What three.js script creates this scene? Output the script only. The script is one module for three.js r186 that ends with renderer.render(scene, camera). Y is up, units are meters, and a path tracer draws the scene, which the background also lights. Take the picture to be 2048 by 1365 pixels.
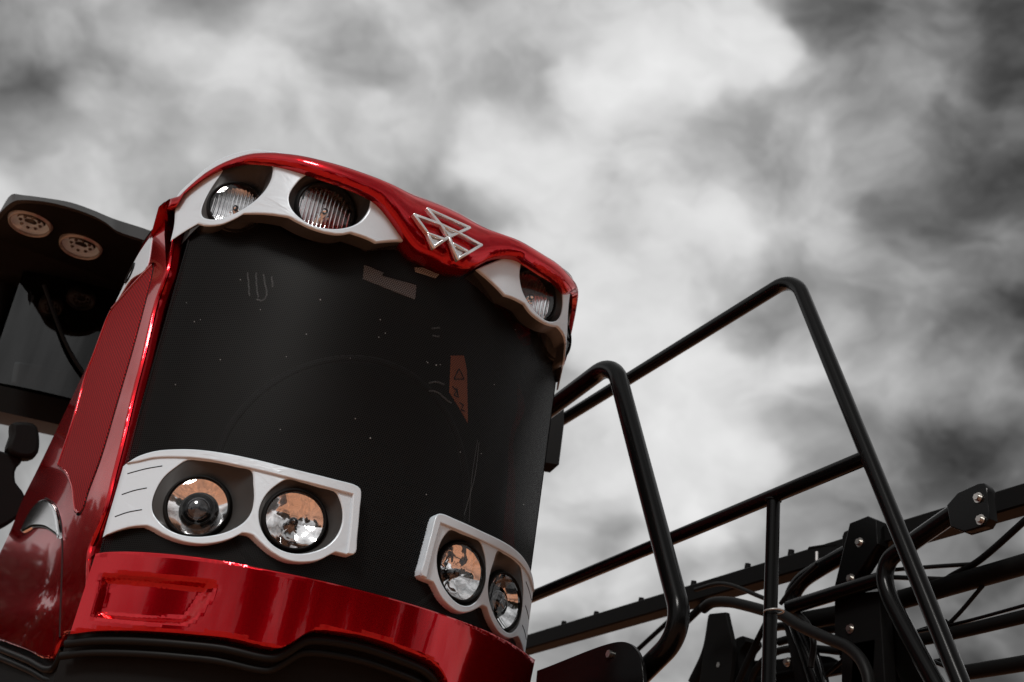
import * as THREE from 'three';
import { mergeGeometries, mergeVertices, toCreasedNormals } from 'three/addons/utils/BufferGeometryUtils.js';
import { TessellateModifier } from 'three/addons/modifiers/TessellateModifier.js';
import { RoundedBoxGeometry } from 'three/addons/geometries/RoundedBoxGeometry.js';

// ------------------------------------------------------------------ camera, sky, sun, exposure
const scene = new THREE.Scene();
const camera = new THREE.PerspectiveCamera(27.4, 1024 / 682, 0.1, 600);
camera.position.set(-1.3274, 1.1, 3.2);
camera.up.set(-0.338523, 0.892539, 0.297954);
camera.lookAt(-1.3274 + 0.397299 * 5, 1.1 + 0.422618 * 5, 3.2 - 0.814584 * 5);
camera.focus = 3.75; camera.userData.fStop = 4.5;
const renderer = new THREE.WebGLRenderer({ antialias: true });
renderer.toneMapping = THREE.LinearToneMapping;
renderer.toneMappingExposure = 1.3;
renderer.shadowMap.enabled = true;
const sunDir = new THREE.Vector3(-0.58, 0.74, 0.34).normalize();
const sun = new THREE.DirectionalLight(0xfffcf8, 1.5);
sun.position.copy(sunDir).multiplyScalar(30); sun.target.position.set(0, 2, -1);
sun.castShadow = true; sun.shadow.radius = 26; sun.shadow.mapSize.set(2048, 2048);
Object.assign(sun.shadow.camera, { left: -9, right: 9, top: 9, bottom: -9, near: 1, far: 80 });
scene.add(sun, sun.target);

// value noise, seeded
const hash3 = (x, y, z) => { let h = Math.imul(x, 374761393) ^ Math.imul(y, 668265263) ^ Math.imul(z, 2147483647 ^ 0x5bd1e995); h = Math.imul(h ^ (h >>> 13), 1274126177); return ((h ^ (h >>> 16)) >>> 0) / 4294967296; };
function noise(x, y, z) {
  const xi = Math.floor(x), yi = Math.floor(y), zi = Math.floor(z); let fx = x - xi, fy = y - yi, fz = z - zi;
  fx = fx * fx * fx * (fx * (fx * 6 - 15) + 10); fy = fy * fy * fy * (fy * (fy * 6 - 15) + 10); fz = fz * fz * fz * (fz * (fz * 6 - 15) + 10);
  const l = (a, b, t) => a + (b - a) * t;
  return l(l(l(hash3(xi, yi, zi), hash3(xi + 1, yi, zi), fx), l(hash3(xi, yi + 1, zi), hash3(xi + 1, yi + 1, zi), fx), fy),
    l(l(hash3(xi, yi, zi + 1), hash3(xi + 1, yi, zi + 1), fx), l(hash3(xi, yi + 1, zi + 1), hash3(xi + 1, yi + 1, zi + 1), fx), fy), fz);
}
function fbm(x, y, z, n) { let s = 0, a = 0.5, t = 0; for (let i = 0; i < n; i++) { s += a * noise(x, y, z); t += a; a *= 0.5; x = x * 2.03 + 7.1; y = y * 2.03 + 3.7; z = z * 2.03 + 1.3; } return s / t; }
let seed = 20240611; const rnd = () => { seed = (Math.imul(seed, 1664525) + 1013904223) >>> 0; return seed / 4294967296; };

// overcast sky: broad cloud cells (azimuth and elevation in degrees, tone) over drifting billows that go on all round
{
  const cells = [[-87.67, 32.45, 0.68], [-87.44, 29.7, 0.42], [-88.42, 29.95, 0.44], [-84.16, 32.26, 0.54], [-82.8, 33.61, 0.8], [-84.17, 34.08, 0.76], [-81.03, 33.34, 0.78], [-81.18, 35.02, 0.54], [-77.86, 33.93, 0.8], [-76.14, 33.16, 0.86], [-84.75, 30.23, 0.72], [-87.44, 28.07, 0.72], [-85.86, 27.91, 0.6], [-87.38, 27.08, 0.48], [-86.8, 25.85, 0.86], [-84.45, 27.05, 0.76], [-81.77, 28.92, 0.72], [-81.39, 31.09, 0.66], [-79.58, 30.59, 0.76], [-74.21, 34.84, 0.64], [-70.95, 36.56, 0.8], [-70.02, 37.74, 0.6], [-68.33, 36.25, 0.75], [-72.08, 32.67, 0.8], [-75.53, 31.25, 0.8], [-70.59, 34.41, 0.74], [-66.26, 32.95, 0.87], [-74.75, 36.53, 0.74], [-55.19, 38.25, 0.94], [-58.97, 37.51, 0.92], [-61.07, 35.21, 0.91], [-66.08, 37.42, 0.78], [-62.98, 38.45, 0.8], [-59.26, 39.14, 0.84], [-65.41, 35.72, 0.7], [-60.18, 33.86, 0.78], [-64.71, 32.63, 0.89], [-54.13, 35.01, 0.66], [-52.12, 36.21, 0.64], [-50.86, 39.32, 0.5], [-47.75, 39.34, 0.48], [-45.18, 38.74, 0.46], [-42.87, 39.02, 0.38], [-41.96, 39.34, 0.34], [-42.3, 36.88, 0.37], [-42.15, 34.89, 0.39], [-46.91, 37.58, 0.62], [-45.21, 36.97, 0.57], [-48.83, 36.68, 0.52], [-50.64, 34.37, 0.72], [-47.42, 34.03, 0.67], [-52.75, 33.66, 0.6], [-45.12, 34.73, 0.48], [-43.37, 33.23, 0.38], [-42.13, 32.23, 0.36], [-46.13, 31.07, 0.42], [-44.47, 30.91, 0.44], [-56.04, 31.06, 0.93], [-57.78, 30.21, 0.9], [-60.19, 30.32, 0.76], [-56.87, 32.55, 0.76], [-58.45, 32.98, 0.8], [-50.12, 30.96, 0.74], [-52.57, 31.45, 0.8], [-44.42, 29.78, 0.6], [-47.02, 29.5, 0.56], [-42.77, 28.59, 0.34], [-52.69, 27.52, 0.57], [-50.52, 28.96, 0.66], [-48.2, 27.98, 0.55], [-60.83, 27.07, 0.89], [-58.56, 27.67, 0.88], [-55.92, 28.56, 0.78], [-62.61, 30.64, 0.86], [-62.99, 28.94, 0.88], [-42.35, 27.62, 0.32], [-45.16, 27.23, 0.42], [-48.05, 26.94, 0.54], [-54.15, 27.09, 0.6], [-50.93, 26.23, 0.82], [-55.57, 24.72, 0.91], [-58.17, 25.04, 0.85], [-52.36, 24.82, 0.86], [-43.43, 24.96, 0.58], [-47.36, 25.34, 0.69], [-45.73, 24.43, 0.64], [-42.27, 23.58, 0.5], [-53.46, 21.64, 0.94], [-55.39, 22.49, 0.9], [-50.15, 23.78, 0.7], [-48.82, 23.48, 0.66], [-45.0, 22.16, 0.2], [-45.86, 22.31, 0.3], [-44.04, 22.07, 0.34], [-48.79, 22.46, 0.38], [-49.58, 22.33, 0.55], [-46.63, 21.44, 0.62], [-47.5, 22.37, 0.6], [-59.34, 21.5, 0.87], [-57.1, 20.46, 0.88], [-58.75, 18.37, 0.62], [-60.12, 18.83, 0.82], [-54.9, 18.97, 0.91], [-52.74, 19.75, 0.8], [-50.43, 19.97, 0.62], [-48.62, 20.32, 0.58], [-45.49, 20.73, 0.5], [-42.3, 21.66, 0.4], [-52.5, 17.72, 0.56], [-55.19, 16.55, 0.66], [-57.43, 16.18, 0.88], [-58.87, 15.07, 0.64], [-60.31, 15.96, 0.84], [-46.38, 15.66, 0.4], [-43.57, 18.35, 0.46], [-42.22, 16.93, 0.4], [-52.28, 14.85, 0.62], [-56.24, 13.76, 0.62], [-59.11, 13.55, 0.66], [-49.25, 14.42, 0.48], [-43.5, 14.59, 0.36], [-56.29, 17.53, 0.84], [-53.64, 16.26, 0.8], [-86.51, 24.52, 0.82], [-81.93, 16.58, 0.62], [-82.31, 15.28, 0.64], [-67.11, 26.19, 0.84], [-75.79, 24.34, 0.8], [-73.66, 16.57, 0.76], [-65.43, 18.19, 0.8], [-81.7, 24.82, 0.78]];
  const W = 4096, H = 2048, d = new Float32Array(W * H * 4), toLin = (c) => (c <= 0.04045 ? c / 12.92 : ((c + 0.055) / 1.055) ** 2.4), exposure = renderer.toneMappingExposure, rad = Math.PI / 180;
  const dirs = cells.map(([a, e, v]) => [Math.cos(e * rad) * Math.cos(a * rad), Math.sin(e * rad), Math.cos(e * rad) * Math.sin(a * rad), v]);
  for (let j = 0; j < H; j++) {
    const el = (j + 0.5) / H * Math.PI - Math.PI / 2;
    for (let i = 0; i < W; i++) {
      const az = (i + 0.5) / W * 2 * Math.PI - Math.PI, k = (j * W + i) * 4; let v = 0.7;
      if (el > -0.01) {
        const x = Math.cos(el) * Math.cos(az), y = Math.sin(el), z = Math.cos(el) * Math.sin(az), s = 1.5 / (y + 0.30);
        const near = x * 0.3973 + y * 0.4226 - z * 0.8146 > 0.78, m = near ? 5 : 3, f = (a, b, c) => fbm(x * 11 + a, y * 15 + b, z * 11 + c, m) - 0.5;
        const w1 = f(31, 0, 7), w2 = f(3, 40, 0), w3 = f(0, 4, 60), q = 0.06, X = x + q * w1, Y = y + q * w2, Z = z + q * w3;
        let sw = 0.03, sv = sw * (0.75 + 0.9 * (fbm(X * s + 5, Z * s + 9, Y * 1.5, 4) - 0.5));
        if (near) for (const [a, b, c, t] of dirs) { const dd = (X - a) ** 2 + (Y - b) ** 2 + (Z - c) ** 2; if (dd < 0.006) { const w = Math.exp(-dd / (2 * 0.016 * 0.016)); sw += w; sv += w * t; } }
        const wisp = fbm(X * 20 + 2 + w2, Y * 30, Z * 20 + w1, m + 1) - 0.5;
        const fine = near ? fbm(X * 58 + 9 + 2 * w3, Y * 84, Z * 58 + 2 * w2, 4) - 0.5 : 0;
        v = sv / sw + (0.50 * wisp + 0.15 * fine) * (1.05 - 0.72 * sv / sw); v = 0.705 + (v - 0.72) * 1.1; if (v > 0.84) v = 0.84 + (v - 0.84) * 0.6;
      }
      const L = toLin(clampSky(v)) / exposure; d[k] = d[k + 1] = d[k + 2] = L; d[k + 3] = 1;
    }
  }
  function clampSky(v) { return Math.min(Math.max(v, 0.12), 0.97); }
  const t = new THREE.DataTexture(d, W, H, THREE.RGBAFormat, THREE.FloatType); t.mapping = THREE.EquirectangularReflectionMapping; t.magFilter = t.minFilter = THREE.LinearFilter; t.needsUpdate = true;
  scene.background = t; scene.environment = t;
}


// ------------------------------------------------------------------ measurements of the machine, in metres (x right, y up, z forward)
const T = {
  ub: [[-0.6619, 2.9055, 1], [-0.6641, 2.9617], [-0.6725, 3.0327], [-0.6751, 3.0737], [-0.6556, 3.112], [-0.6331, 3.1467], [-0.6059, 3.1681], [-0.5572, 3.1731], [-0.511, 3.1548], [-0.4605, 3.1371], [-0.3942, 3.1191], [-0.3232, 3.1062], [-0.2585, 3.0919], [-0.219, 3.0646], [-0.1866, 3.0318], [-0.1525, 3.0019], [-0.1234, 2.9763], [-0.1091, 2.9607, 1], [-0.1454, 2.9454], [-0.2067, 2.9121, 1], [-0.2336, 2.9164], [-0.2799, 2.9185, 1], [-0.3075, 2.9042], [-0.3414, 2.8998], [-0.3791, 2.9048], [-0.4102, 2.9164], [-0.4376, 2.9307, 1], [-0.474, 2.937], [-0.5129, 2.9437], [-0.5352, 2.9479, 1], [-0.5517, 2.934], [-0.5746, 2.9235], [-0.5996, 2.9289], [-0.619, 2.9431, 1], [-0.6399, 2.9274]],
  uh1: [[-0.5925, 3.1432], [-0.6026, 3.1037], [-0.6126, 3.0644], [-0.6196, 3.0173], [-0.6195, 2.9833], [-0.6133, 2.9626], [-0.603, 2.9516], [-0.58, 2.943], [-0.5545, 2.9524], [-0.5282, 2.9762], [-0.5078, 3.012], [-0.4982, 3.0486], [-0.4969, 3.0753], [-0.5028, 3.11], [-0.5251, 3.1443], [-0.5597, 3.1555]],
  uh2: [[-0.4023, 3.0904], [-0.4285, 3.0658], [-0.4423, 3.0374], [-0.4498, 3.0102], [-0.4483, 2.9839], [-0.4357, 2.9548], [-0.4092, 2.9287], [-0.3741, 2.9133], [-0.3338, 2.9144], [-0.2978, 2.9282], [-0.2667, 2.9548], [-0.2494, 2.9913], [-0.2459, 3.0232], [-0.2498, 3.0483], [-0.2694, 3.0702], [-0.3197, 3.0871], [-0.3627, 3.0927]],
  lb: [[-0.6266, 2.1992, 1], [-0.6088, 2.2187], [-0.5758, 2.2361], [-0.5322, 2.2443], [-0.4928, 2.2467], [-0.4343, 2.2439], [-0.374, 2.2373], [-0.28, 2.2258], [-0.1815, 2.2195], [-0.1243, 2.2165], [-0.1116, 2.2093], [-0.1034, 2.1518], [-0.0962, 2.0802], [-0.093, 2.0448], [-0.0992, 2.0367], [-0.1401, 2.0346, 1], [-0.1517, 2.0246], [-0.1745, 2.005], [-0.2107, 1.9914], [-0.2449, 1.9894], [-0.2778, 2.0005], [-0.3055, 2.0183], [-0.3303, 2.0382, 1], [-0.3427, 2.0411], [-0.3544, 2.0401, 1], [-0.3744, 2.0223], [-0.4032, 2.0069], [-0.4358, 1.9985], [-0.4729, 2.0006], [-0.5089, 2.0126], [-0.5338, 2.0263], [-0.5506, 2.0338, 1], [-0.5759, 2.0296], [-0.6011, 2.0183], [-0.6272, 2.0015, 1], [-0.6272, 2.0648], [-0.6267, 2.1291]],
  lh1: [[-0.5043, 2.2179], [-0.5231, 2.1977], [-0.5425, 2.1673], [-0.552, 2.1305], [-0.5528, 2.0929], [-0.5449, 2.0676], [-0.5297, 2.0469], [-0.5063, 2.0275], [-0.4761, 2.0165], [-0.4422, 2.0163], [-0.4071, 2.0269], [-0.3811, 2.0418], [-0.3566, 2.067], [-0.3455, 2.0944], [-0.3456, 2.1312], [-0.3543, 2.1707], [-0.3658, 2.2064], [-0.3989, 2.2118], [-0.4439, 2.2178], [-0.476, 2.2193]],
  lh2: [[-0.2827, 2.1981], [-0.3052, 2.1776], [-0.3231, 2.1463], [-0.3298, 2.1082], [-0.3241, 2.0763], [-0.3091, 2.0465], [-0.285, 2.0223], [-0.2551, 2.0104], [-0.2238, 2.0106], [-0.191, 2.0233], [-0.1623, 2.0454], [-0.1444, 2.0751], [-0.1373, 2.1097], [-0.1423, 2.1453], [-0.1564, 2.1751], [-0.1691, 2.1888], [-0.2096, 2.1922], [-0.2492, 2.1964]],
  rimTop: [[-0.6266, 2.1992, 1], [-0.6088, 2.2187], [-0.5758, 2.2361], [-0.5322, 2.2443], [-0.4928, 2.2467], [-0.4343, 2.2439], [-0.374, 2.2373], [-0.28, 2.2258], [-0.1815, 2.2195], [-0.1243, 2.2165], [-0.1116, 2.2093], [-0.1034, 2.1518], [-0.0962, 2.0802], [-0.093, 2.0448], [-0.0992, 2.0367], [-0.1132, 2.0367, 1], [-0.1185, 2.1109], [-0.1276, 2.1908, 1], [-0.1765, 2.1925], [-0.2879, 2.2009], [-0.3993, 2.214], [-0.4591, 2.2213], [-0.5054, 2.2235], [-0.5722, 2.218], [-0.6074, 2.2048, 1]],
  slit0: [[-0.6186, 2.1709], [-0.5855, 2.1863], [-0.5526, 2.1971]],
  slit1: [[-0.6183, 2.1125], [-0.5955, 2.1253], [-0.5717, 2.1342]],
  slit2: [[-0.6195, 2.0514], [-0.597, 2.065], [-0.5697, 2.0746]],
  browLow: [[-0.6701, 2.94], [-0.6739, 2.9885], [-0.6745, 3.0166], [-0.6709, 3.0461], [-0.6536, 3.0752], [-0.6311, 3.1002], [-0.6048, 3.117], [-0.5588, 3.1196], [-0.5192, 3.1052], [-0.4603, 3.0818], [-0.3946, 3.062], [-0.3245, 3.0494], [-0.2689, 3.0391], [-0.2295, 3.0252], [-0.1825, 2.9917], [-0.1325, 2.9548], [-0.0891, 2.9274], [-0.0508, 2.9243], [-0.0073, 2.9189], [0.0327, 2.923], [0.0699, 2.9351], [0.0943, 2.9529], [0.1297, 2.9898], [0.1699, 3.0171], [0.2205, 3.0342], [0.2627, 3.0338], [0.3148, 3.0332], [0.3784, 3.0404], [0.4413, 3.0425], [0.469, 3.0155]],
  browTop: [[-0.6759, 3.0339], [-0.6721, 3.0691], [-0.6548, 3.1005], [-0.6332, 3.1307], [-0.5993, 3.1658], [-0.565, 3.1702], [-0.5304, 3.1603], [-0.482, 3.1432], [-0.4015, 3.1282], [-0.3148, 3.1251], [-0.2583, 3.1184], [-0.1908, 3.1181], [-0.0941, 3.1319], [-0.0124, 3.1261], [0.0639, 3.122], [0.1343, 3.116], [0.2201, 3.1089], [0.3162, 3.1068], [0.4199, 3.1148], [0.5473, 3.1775], [0.9647, 3.5808], [0.9588, 3.5344]],
  e0: [[-0.0972, 3.0488], [0.0363, 3.0427]],
  e1: [[-0.0972, 3.0488], [-0.0492, 3.0138], [-0.023, 2.9842]],
  e2: [[0.0363, 3.0427], [-0.023, 2.9842], [-0.0596, 2.9364]],
  e3: [[-0.1327, 3.0129], [-0.0523, 3.0157], [0.0001, 3.0117], [0.0832, 3.0066]],
  e4: [[-0.1327, 3.0129], [-0.0823, 2.9719], [-0.0596, 2.9364]],
  e5: [[0.0832, 3.0066], [0.0166, 2.9295]],
  e6: [[-0.0823, 2.9719], [-0.0339, 2.9729]],
  e7: [[-0.0044, 2.9694], [0.0398, 2.9663]],
  e8: [[-0.019, 2.9821], [0.0166, 2.9295]],
  et0: [[-0.0751, 2.9664], [-0.0379, 2.9675], [-0.0583, 2.9452]],
  et1: [[0.0032, 2.9637], [0.0338, 2.9606], [0.0186, 2.9394]],
  et2: [[-0.0403, 3.0106], [-0.0053, 3.0085], [-0.0236, 2.9877]],
  plate1: [[-0.1822, 2.9017], [-0.1272, 2.8918], [-0.1296, 2.8814], [-0.0914, 2.8821], [-0.0273, 2.8864], [-0.0238, 2.8419], [-0.0934, 2.8452], [-0.1784, 2.8569]],
  plate2: [[-0.0418, 2.941], [-0.0044, 2.9546], [0.0358, 2.9496], [0.0287, 2.9341], [-0.0373, 2.9289]],
  sticker: [[0.1316, 2.731], [0.1788, 2.7534], [0.1998, 2.711], [0.2352, 2.5634], [0.1484, 2.6211]],
  warnTri: [[0.1671, 2.7041], [0.1923, 2.6829], [0.156, 2.6659]],
  warnMark: [[0.1542, 2.6417], [0.1726, 2.636], [0.1647, 2.6185], [0.1819, 2.6193], [0.1708, 2.6446]],
  warnMark2: [[0.1905, 2.607], [0.206, 2.6049], [0.2004, 2.5884], [0.2152, 2.5906]],
  wire0: [[-0.462, 2.8202], [-0.453, 2.7849], [-0.4449, 2.7476]],
  wire1: [[-0.4427, 2.8219], [-0.4342, 2.7819], [-0.4239, 2.7441]],
  wire2: [[-0.4251, 2.8188], [-0.4141, 2.7841], [-0.4056, 2.7519], [-0.4127, 2.7346], [-0.4268, 2.7376]],
  wire3: [[-0.4046, 2.8139], [-0.3964, 2.7815]],
  wire4: [[0.0611, 2.6036], [0.0837, 2.6164], [0.1101, 2.6193]],
  wire5: [[0.0654, 2.5816], [0.0919, 2.5878], [0.1222, 2.58], [0.1447, 2.576]],
  wire6: [[0.0395, 2.7683], [0.0631, 2.7807]],
  wire7: [[0.0459, 2.7473], [0.0672, 2.754]],
  wire8: [[0.2282, 2.4814], [0.2293, 2.3618], [0.2452, 2.2442]],
  wire9: [[0.2354, 2.4771], [0.2397, 2.3811], [0.222, 2.2565]],
  specks: [[0.019, 2.6311], [0.046, 2.634], [-0.1149, 2.6755], [-0.1298, 2.6584], [-0.308, 2.6235], [-0.3418, 2.5487], [0.2514, 2.4514], [0.1725, 2.4215], [-0.1475, 2.4086], [0.058, 2.6405], [0.0155, 2.6329], [0.4982, 2.414], [-0.0998, 2.3656], [-0.1908, 2.5768], [-0.3172, 2.338], [-0.485, 2.5214], [-0.4253, 2.6818], [-0.2937, 2.7339], [0.2605, 2.671], [0.3156, 2.8827], [-0.5508, 2.6414], [-0.5911, 2.6949], [-0.5626, 2.6347], [-0.5664, 2.4406], [-0.4866, 2.772], [-0.1351, 2.7114], [0.0849, 2.2641]],
  ridge: [[-0.6714, 3.1345], [-0.6335, 3.086], [-0.5956, 3.0314], [-0.5782, 2.9517], [-0.532, 2.8312], [-0.5519, 2.7414], [-0.509, 2.5412], [-0.4925, 2.4247], [-0.455, 2.2629], [-0.4428, 2.1772], [-0.4268, 2.0913], [-0.4434, 2.0285], [-0.4667, 1.9891], [-0.3753, 1.8545], [-0.3903, 1.797], [-0.4213, 1.7557]],
  grilleEdge: [[-0.699, 3.0557], [-0.4791, 2.8819], [-0.4421, 2.7861], [-0.3866, 2.574], [-0.3562, 2.4892], [-0.3247, 2.3091], [-0.3474, 2.1909], [-0.341, 2.0042], [-0.3331, 1.9564], [-0.3278, 1.9292]],
  sil: [[-0.6822, 3.1482], [-0.8119, 3.1221], [-0.9703, 3.1321], [-1.0348, 3.0975], [-1.1189, 3.0027], [-1.199, 2.9298], [-1.2952, 2.8316], [-1.4074, 2.7423], [-1.5584, 2.6218], [-1.7343, 2.4894], [-1.8345, 2.4207], [-1.8838, 2.3127], [-1.9597, 2.243], [-2.1099, 2.1093], [-2.3372, 1.9551]],
  mesh: [[-0.721, 2.9195, 1], [-0.7018, 2.8829], [-0.6777, 2.7823], [-0.6527, 2.6078], [-0.648, 2.5185], [-0.6427, 2.42], [-0.6398, 2.2716], [-0.6673, 2.1767], [-0.6665, 2.1326], [-0.6963, 2.1225], [-0.7484, 2.1419], [-0.8909, 2.2393], [-1.0699, 2.3276], [-1.2782, 2.4051, 1], [-1.2604, 2.5498], [-1.2923, 2.7156], [-1.2568, 2.8116], [-1.2204, 2.9162], [-1.1908, 2.9356, 1], [-0.9575, 2.9292]],
  name: [[-0.8758, 3.0883], [-0.8483, 3.0515], [-0.8047, 2.9499], [-1.0288, 2.9816], [-1.176, 2.9453], [-1.1128, 2.9967], [-1.045, 3.0659], [-0.9738, 3.0877]],
  nameMark: [[-1.0265, 3.0462], [-1.0636, 3.0336], [-1.0825, 3.019], [-1.0868, 3.001], [-1.0569, 2.9961], [-1.0294, 3.0073], [-1.0177, 3.0288]],
  gap: [[-1.3416, 2.3086], [-1.1822, 2.2605], [-1.0406, 2.2035], [-0.9219, 2.1409], [-0.8234, 2.0705], [-0.7371, 1.9981], [-0.636, 1.8962], [-0.5758, 1.8207], [-0.5291, 1.7555]],
  cap: [[-1.577, 2.244], [-1.5197, 2.2961], [-1.4317, 2.3112], [-1.3094, 2.2979], [-1.1767, 2.2601], [-1.0211, 2.1955], [-0.9039, 2.1299], [-0.8215, 2.0701], [-0.908, 2.0974], [-1.1297, 2.1612], [-1.3654, 2.2104]],
  fend: [[-1.5719, 2.2404], [-1.3623, 2.2082], [-1.1269, 2.1591], [-0.8161, 2.0655]],
  fendA: [[-1.1269, 2.1591], [-1.307, 1.8671]],
  sidebot: [[-0.4213, 1.7557], [-0.5291, 1.7555], [-0.5822, 1.7155], [-0.6521, 1.7151], [-0.8947, 1.7629], [-1.2849, 1.834], [-2.064, 1.9715]],
  hoodgap: [[-0.646, 3.102], [-0.764, 3.1128], [-0.9289, 3.1232], [-0.9998, 3.1152]],
  bumpTop: [[-0.6424, 1.947], [-0.6187, 1.9552], [-0.5724, 1.9605], [-0.502, 1.9635], [-0.4284, 1.9624], [-0.3483, 1.9561], [-0.3053, 1.9543], [-0.1726, 1.9509], [-0.0691, 1.9481], [0.0695, 1.9501], [0.2357, 1.9596], [0.3796, 1.9706], [0.5218, 1.9922], [0.6337, 2.011], [0.7006, 2.0196]],
  bumpBot: [[-0.6365, 1.7442], [-0.593, 1.7564], [-0.5365, 1.7647], [-0.4674, 1.7709], [-0.4075, 1.7745], [-0.3347, 1.7781], [-0.2982, 1.7766], [-0.2428, 1.7733], [-0.2135, 1.7768], [-0.1914, 1.7934], [-0.1733, 1.8135], [-0.1539, 1.8299], [-0.1248, 1.8384], [-0.0638, 1.8446], [0.0021, 1.847], [0.1004, 1.8438], [0.172, 1.8393], [0.219, 1.823], [0.2717, 1.7818], [0.3359, 1.7235], [0.5064, 1.7053], [0.9669, 1.81]],
  pocket: [[-0.6086, 1.7812, 1], [-0.6122, 1.8479], [-0.6161, 1.8974, 1], [-0.5593, 1.9059], [-0.464, 1.9069], [-0.3904, 1.9058], [-0.3796, 1.8869], [-0.3909, 1.8469], [-0.4043, 1.8112], [-0.4221, 1.7939], [-0.4593, 1.7883], [-0.5294, 1.7837], [-0.5763, 1.7833]],
  lampU1: [-0.5417, 3.009, -0.3381],
  lampU2: [-0.3418, 2.9964, -0.1354],
  lampL1: [-0.4533, 2.101, -0.2211],
  lampL2: [-0.2407, 2.1014, -0.078],
  roofFront: [[-1.0421, -2.0755], [-1.0343, -1.9784], [-1.0173, -1.8816], [-1.0019, -1.8437], [-0.9176, -1.7735], [-0.8248, -1.7416], [-0.7413, -1.7373], [-0.6858, -1.7531], [-0.6319, -1.7855], [-0.5261, -1.7754], [-0.4363, -1.7669]],
  roofTop: [[-1.0405, 3.5136, -2.1055], [-1.0378, 3.5144, -2.0084], [-1.0253, 3.5459, -1.9116], [-0.9914, 3.5408, -1.8737], [-0.9195, 3.5289, -1.8035], [-0.8278, 3.5352, -1.7716], [-0.7442, 3.5367, -1.7673], [-0.6899, 3.5424, -1.7831], [-0.6403, 3.5583, -1.8155], [-0.5343, 3.5611, -1.8054], [-0.4426, 3.5571, -1.7969]],
  cabLamp1: [-0.9225, 3.5, -1.9911],
  cabLamp2: [-0.7138, 3.5, -2.0262],
  visor1: [[-0.8124, 3.3516], [-0.7853, 3.2952], [-0.6837, 3.2908], [-0.6169, 3.3399], [-0.584, 3.2626], [-0.6359, 3.1979], [-0.7374, 3.203], [-0.7934, 3.2696]],
  mirA: [[-0.7528, 2.7091], [-0.6726, 2.7325], [-0.6407, 2.683], [-0.6332, 2.6217], [-0.6703, 2.5976], [-0.7354, 2.6057], [-0.7427, 2.6766]],
  mirB: [[-0.8073, 2.5916], [-0.7354, 2.6057], [-0.6703, 2.5976], [-0.6821, 2.5701], [-0.685, 2.5496], [-0.6679, 2.5063], [-0.6452, 2.4922], [-0.6226, 2.4663], [-0.6204, 2.3996], [-0.7193, 2.3128]],
  railA: [[-0.9984, 2.9907], [-0.4703, 3.077], [0.1027, 2.0783], [0.0452, 1.9914], [-0.1115, 1.9634]],
  plateA: [[-0.5754, 2.0274, 1], [-0.1251, 2.0621], [-0.0557, 2.0393], [-0.0071, 1.9917], [0.0231, 1.9133, 1], [0.0377, 1.8186, 1], [-0.5268, 1.8604, 1]],
  plateBolt: [0.8, 2.0296, -0.166],
  railB: [[-1.6096, 3.2184], [0.0058, 3.3631], [0.7888, 1.8985]],
  railM: [[-1.4736, 2.5], [0.3973, 2.6298]],
  railP: [[-0.0087, 2.6095], [0.0709, 1.9488]],
  tie: [1.2, 2.2348, 0.0364],
  mirR: [[1.15, 3.2664, -1.4221], [1.15, 3.2431, -1.3086], [1.15, 3.1684, -1.2885], [1.15, 2.9967, -1.2792], [1.15, 2.9781, -1.3412]],
  boom: {
    main: {"p": [[2.0, 2.6923, -2.9262], [2.0, 2.7899, 0.3555]], "r": 0.0311},
    chord1: {"p": [[2.0, 2.5342, -0.8024], [2.0, 2.5309, -0.5976], [2.0, 2.5379, -0.3074], [2.0, 2.5534, -0.0569], [2.0, 2.5715, 0.2351], [2.0, 2.5824, 0.3868]], "r": 0.0311},
    chord2: {"p": [[2.0, 2.3872, -0.2332], [2.0, 2.3912, -0.0382], [2.0, 2.4048, 0.2357], [2.0, 2.4138, 0.3849]], "r": 0.0199},
    chord2b: {"p": [[2.0, 2.4169, -0.2346], [2.0, 2.42, -0.0391], [2.0, 2.4397, 0.2355], [2.0, 2.4516, 0.3853]], "r": 0.0054},
    chord3: {"p": [[2.0, 2.2564, -0.0474], [2.0, 2.2576, 0.0829], [2.0, 2.2604, 0.2362], [2.0, 2.2651, 0.3832]], "r": 0.0226},
    chord3b: {"p": [[2.0, 2.3174, -0.1589], [2.0, 2.2728, -0.0345], [2.0, 2.2775, 0.0826], [2.0, 2.2773, 0.2361]], "r": 0.0062},
    chord4: {"p": [[2.1, 2.3731, -2.3636], [2.1, 2.3503, -1.6302], [2.1, 2.3743, -1.0283], [2.1, 2.3786, -0.6785]], "r": 0.0172},
    chord5: {"p": [[2.1, 2.5115, -1.0444], [2.1, 2.5244, -0.8106], [2.1, 2.5203, -0.6904]], "r": 0.0149},
    chord6: {"p": [[2.1, 2.5811, -0.914], [2.1, 2.583, -0.7125]], "r": 0.0203},
    u1: {"p": [[1.85, 2.7373, 0.122], [1.85, 2.7004, 0.0152], [1.85, 2.658, -0.102], [1.85, 2.62, -0.1941], [1.85, 2.5629, -0.2127], [1.85, 2.5057, -0.1945], [1.85, 2.4176, -0.139], [1.85, 2.3317, -0.0785], [1.85, 2.1847, 0.0287], [1.85, 2.1174, 0.0764]], "r": 0.0272},
    u2: {"p": [[1.95, 2.7436, -0.4624], [1.95, 2.7302, -0.5182], [1.95, 2.6981, -0.6575], [1.95, 2.6636, -0.7582], [1.95, 2.6214, -0.7979], [1.95, 2.5791, -0.7976], [1.95, 2.5151, -0.7687], [1.95, 2.3889, -0.6952], [1.95, 2.2449, -0.6145]], "r": 0.0288},
    u3: {"p": [[1.85, 2.5287, -0.688], [1.85, 2.5439, -0.4569], [1.85, 2.5601, -0.2088]], "r": 0.0243},
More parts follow.
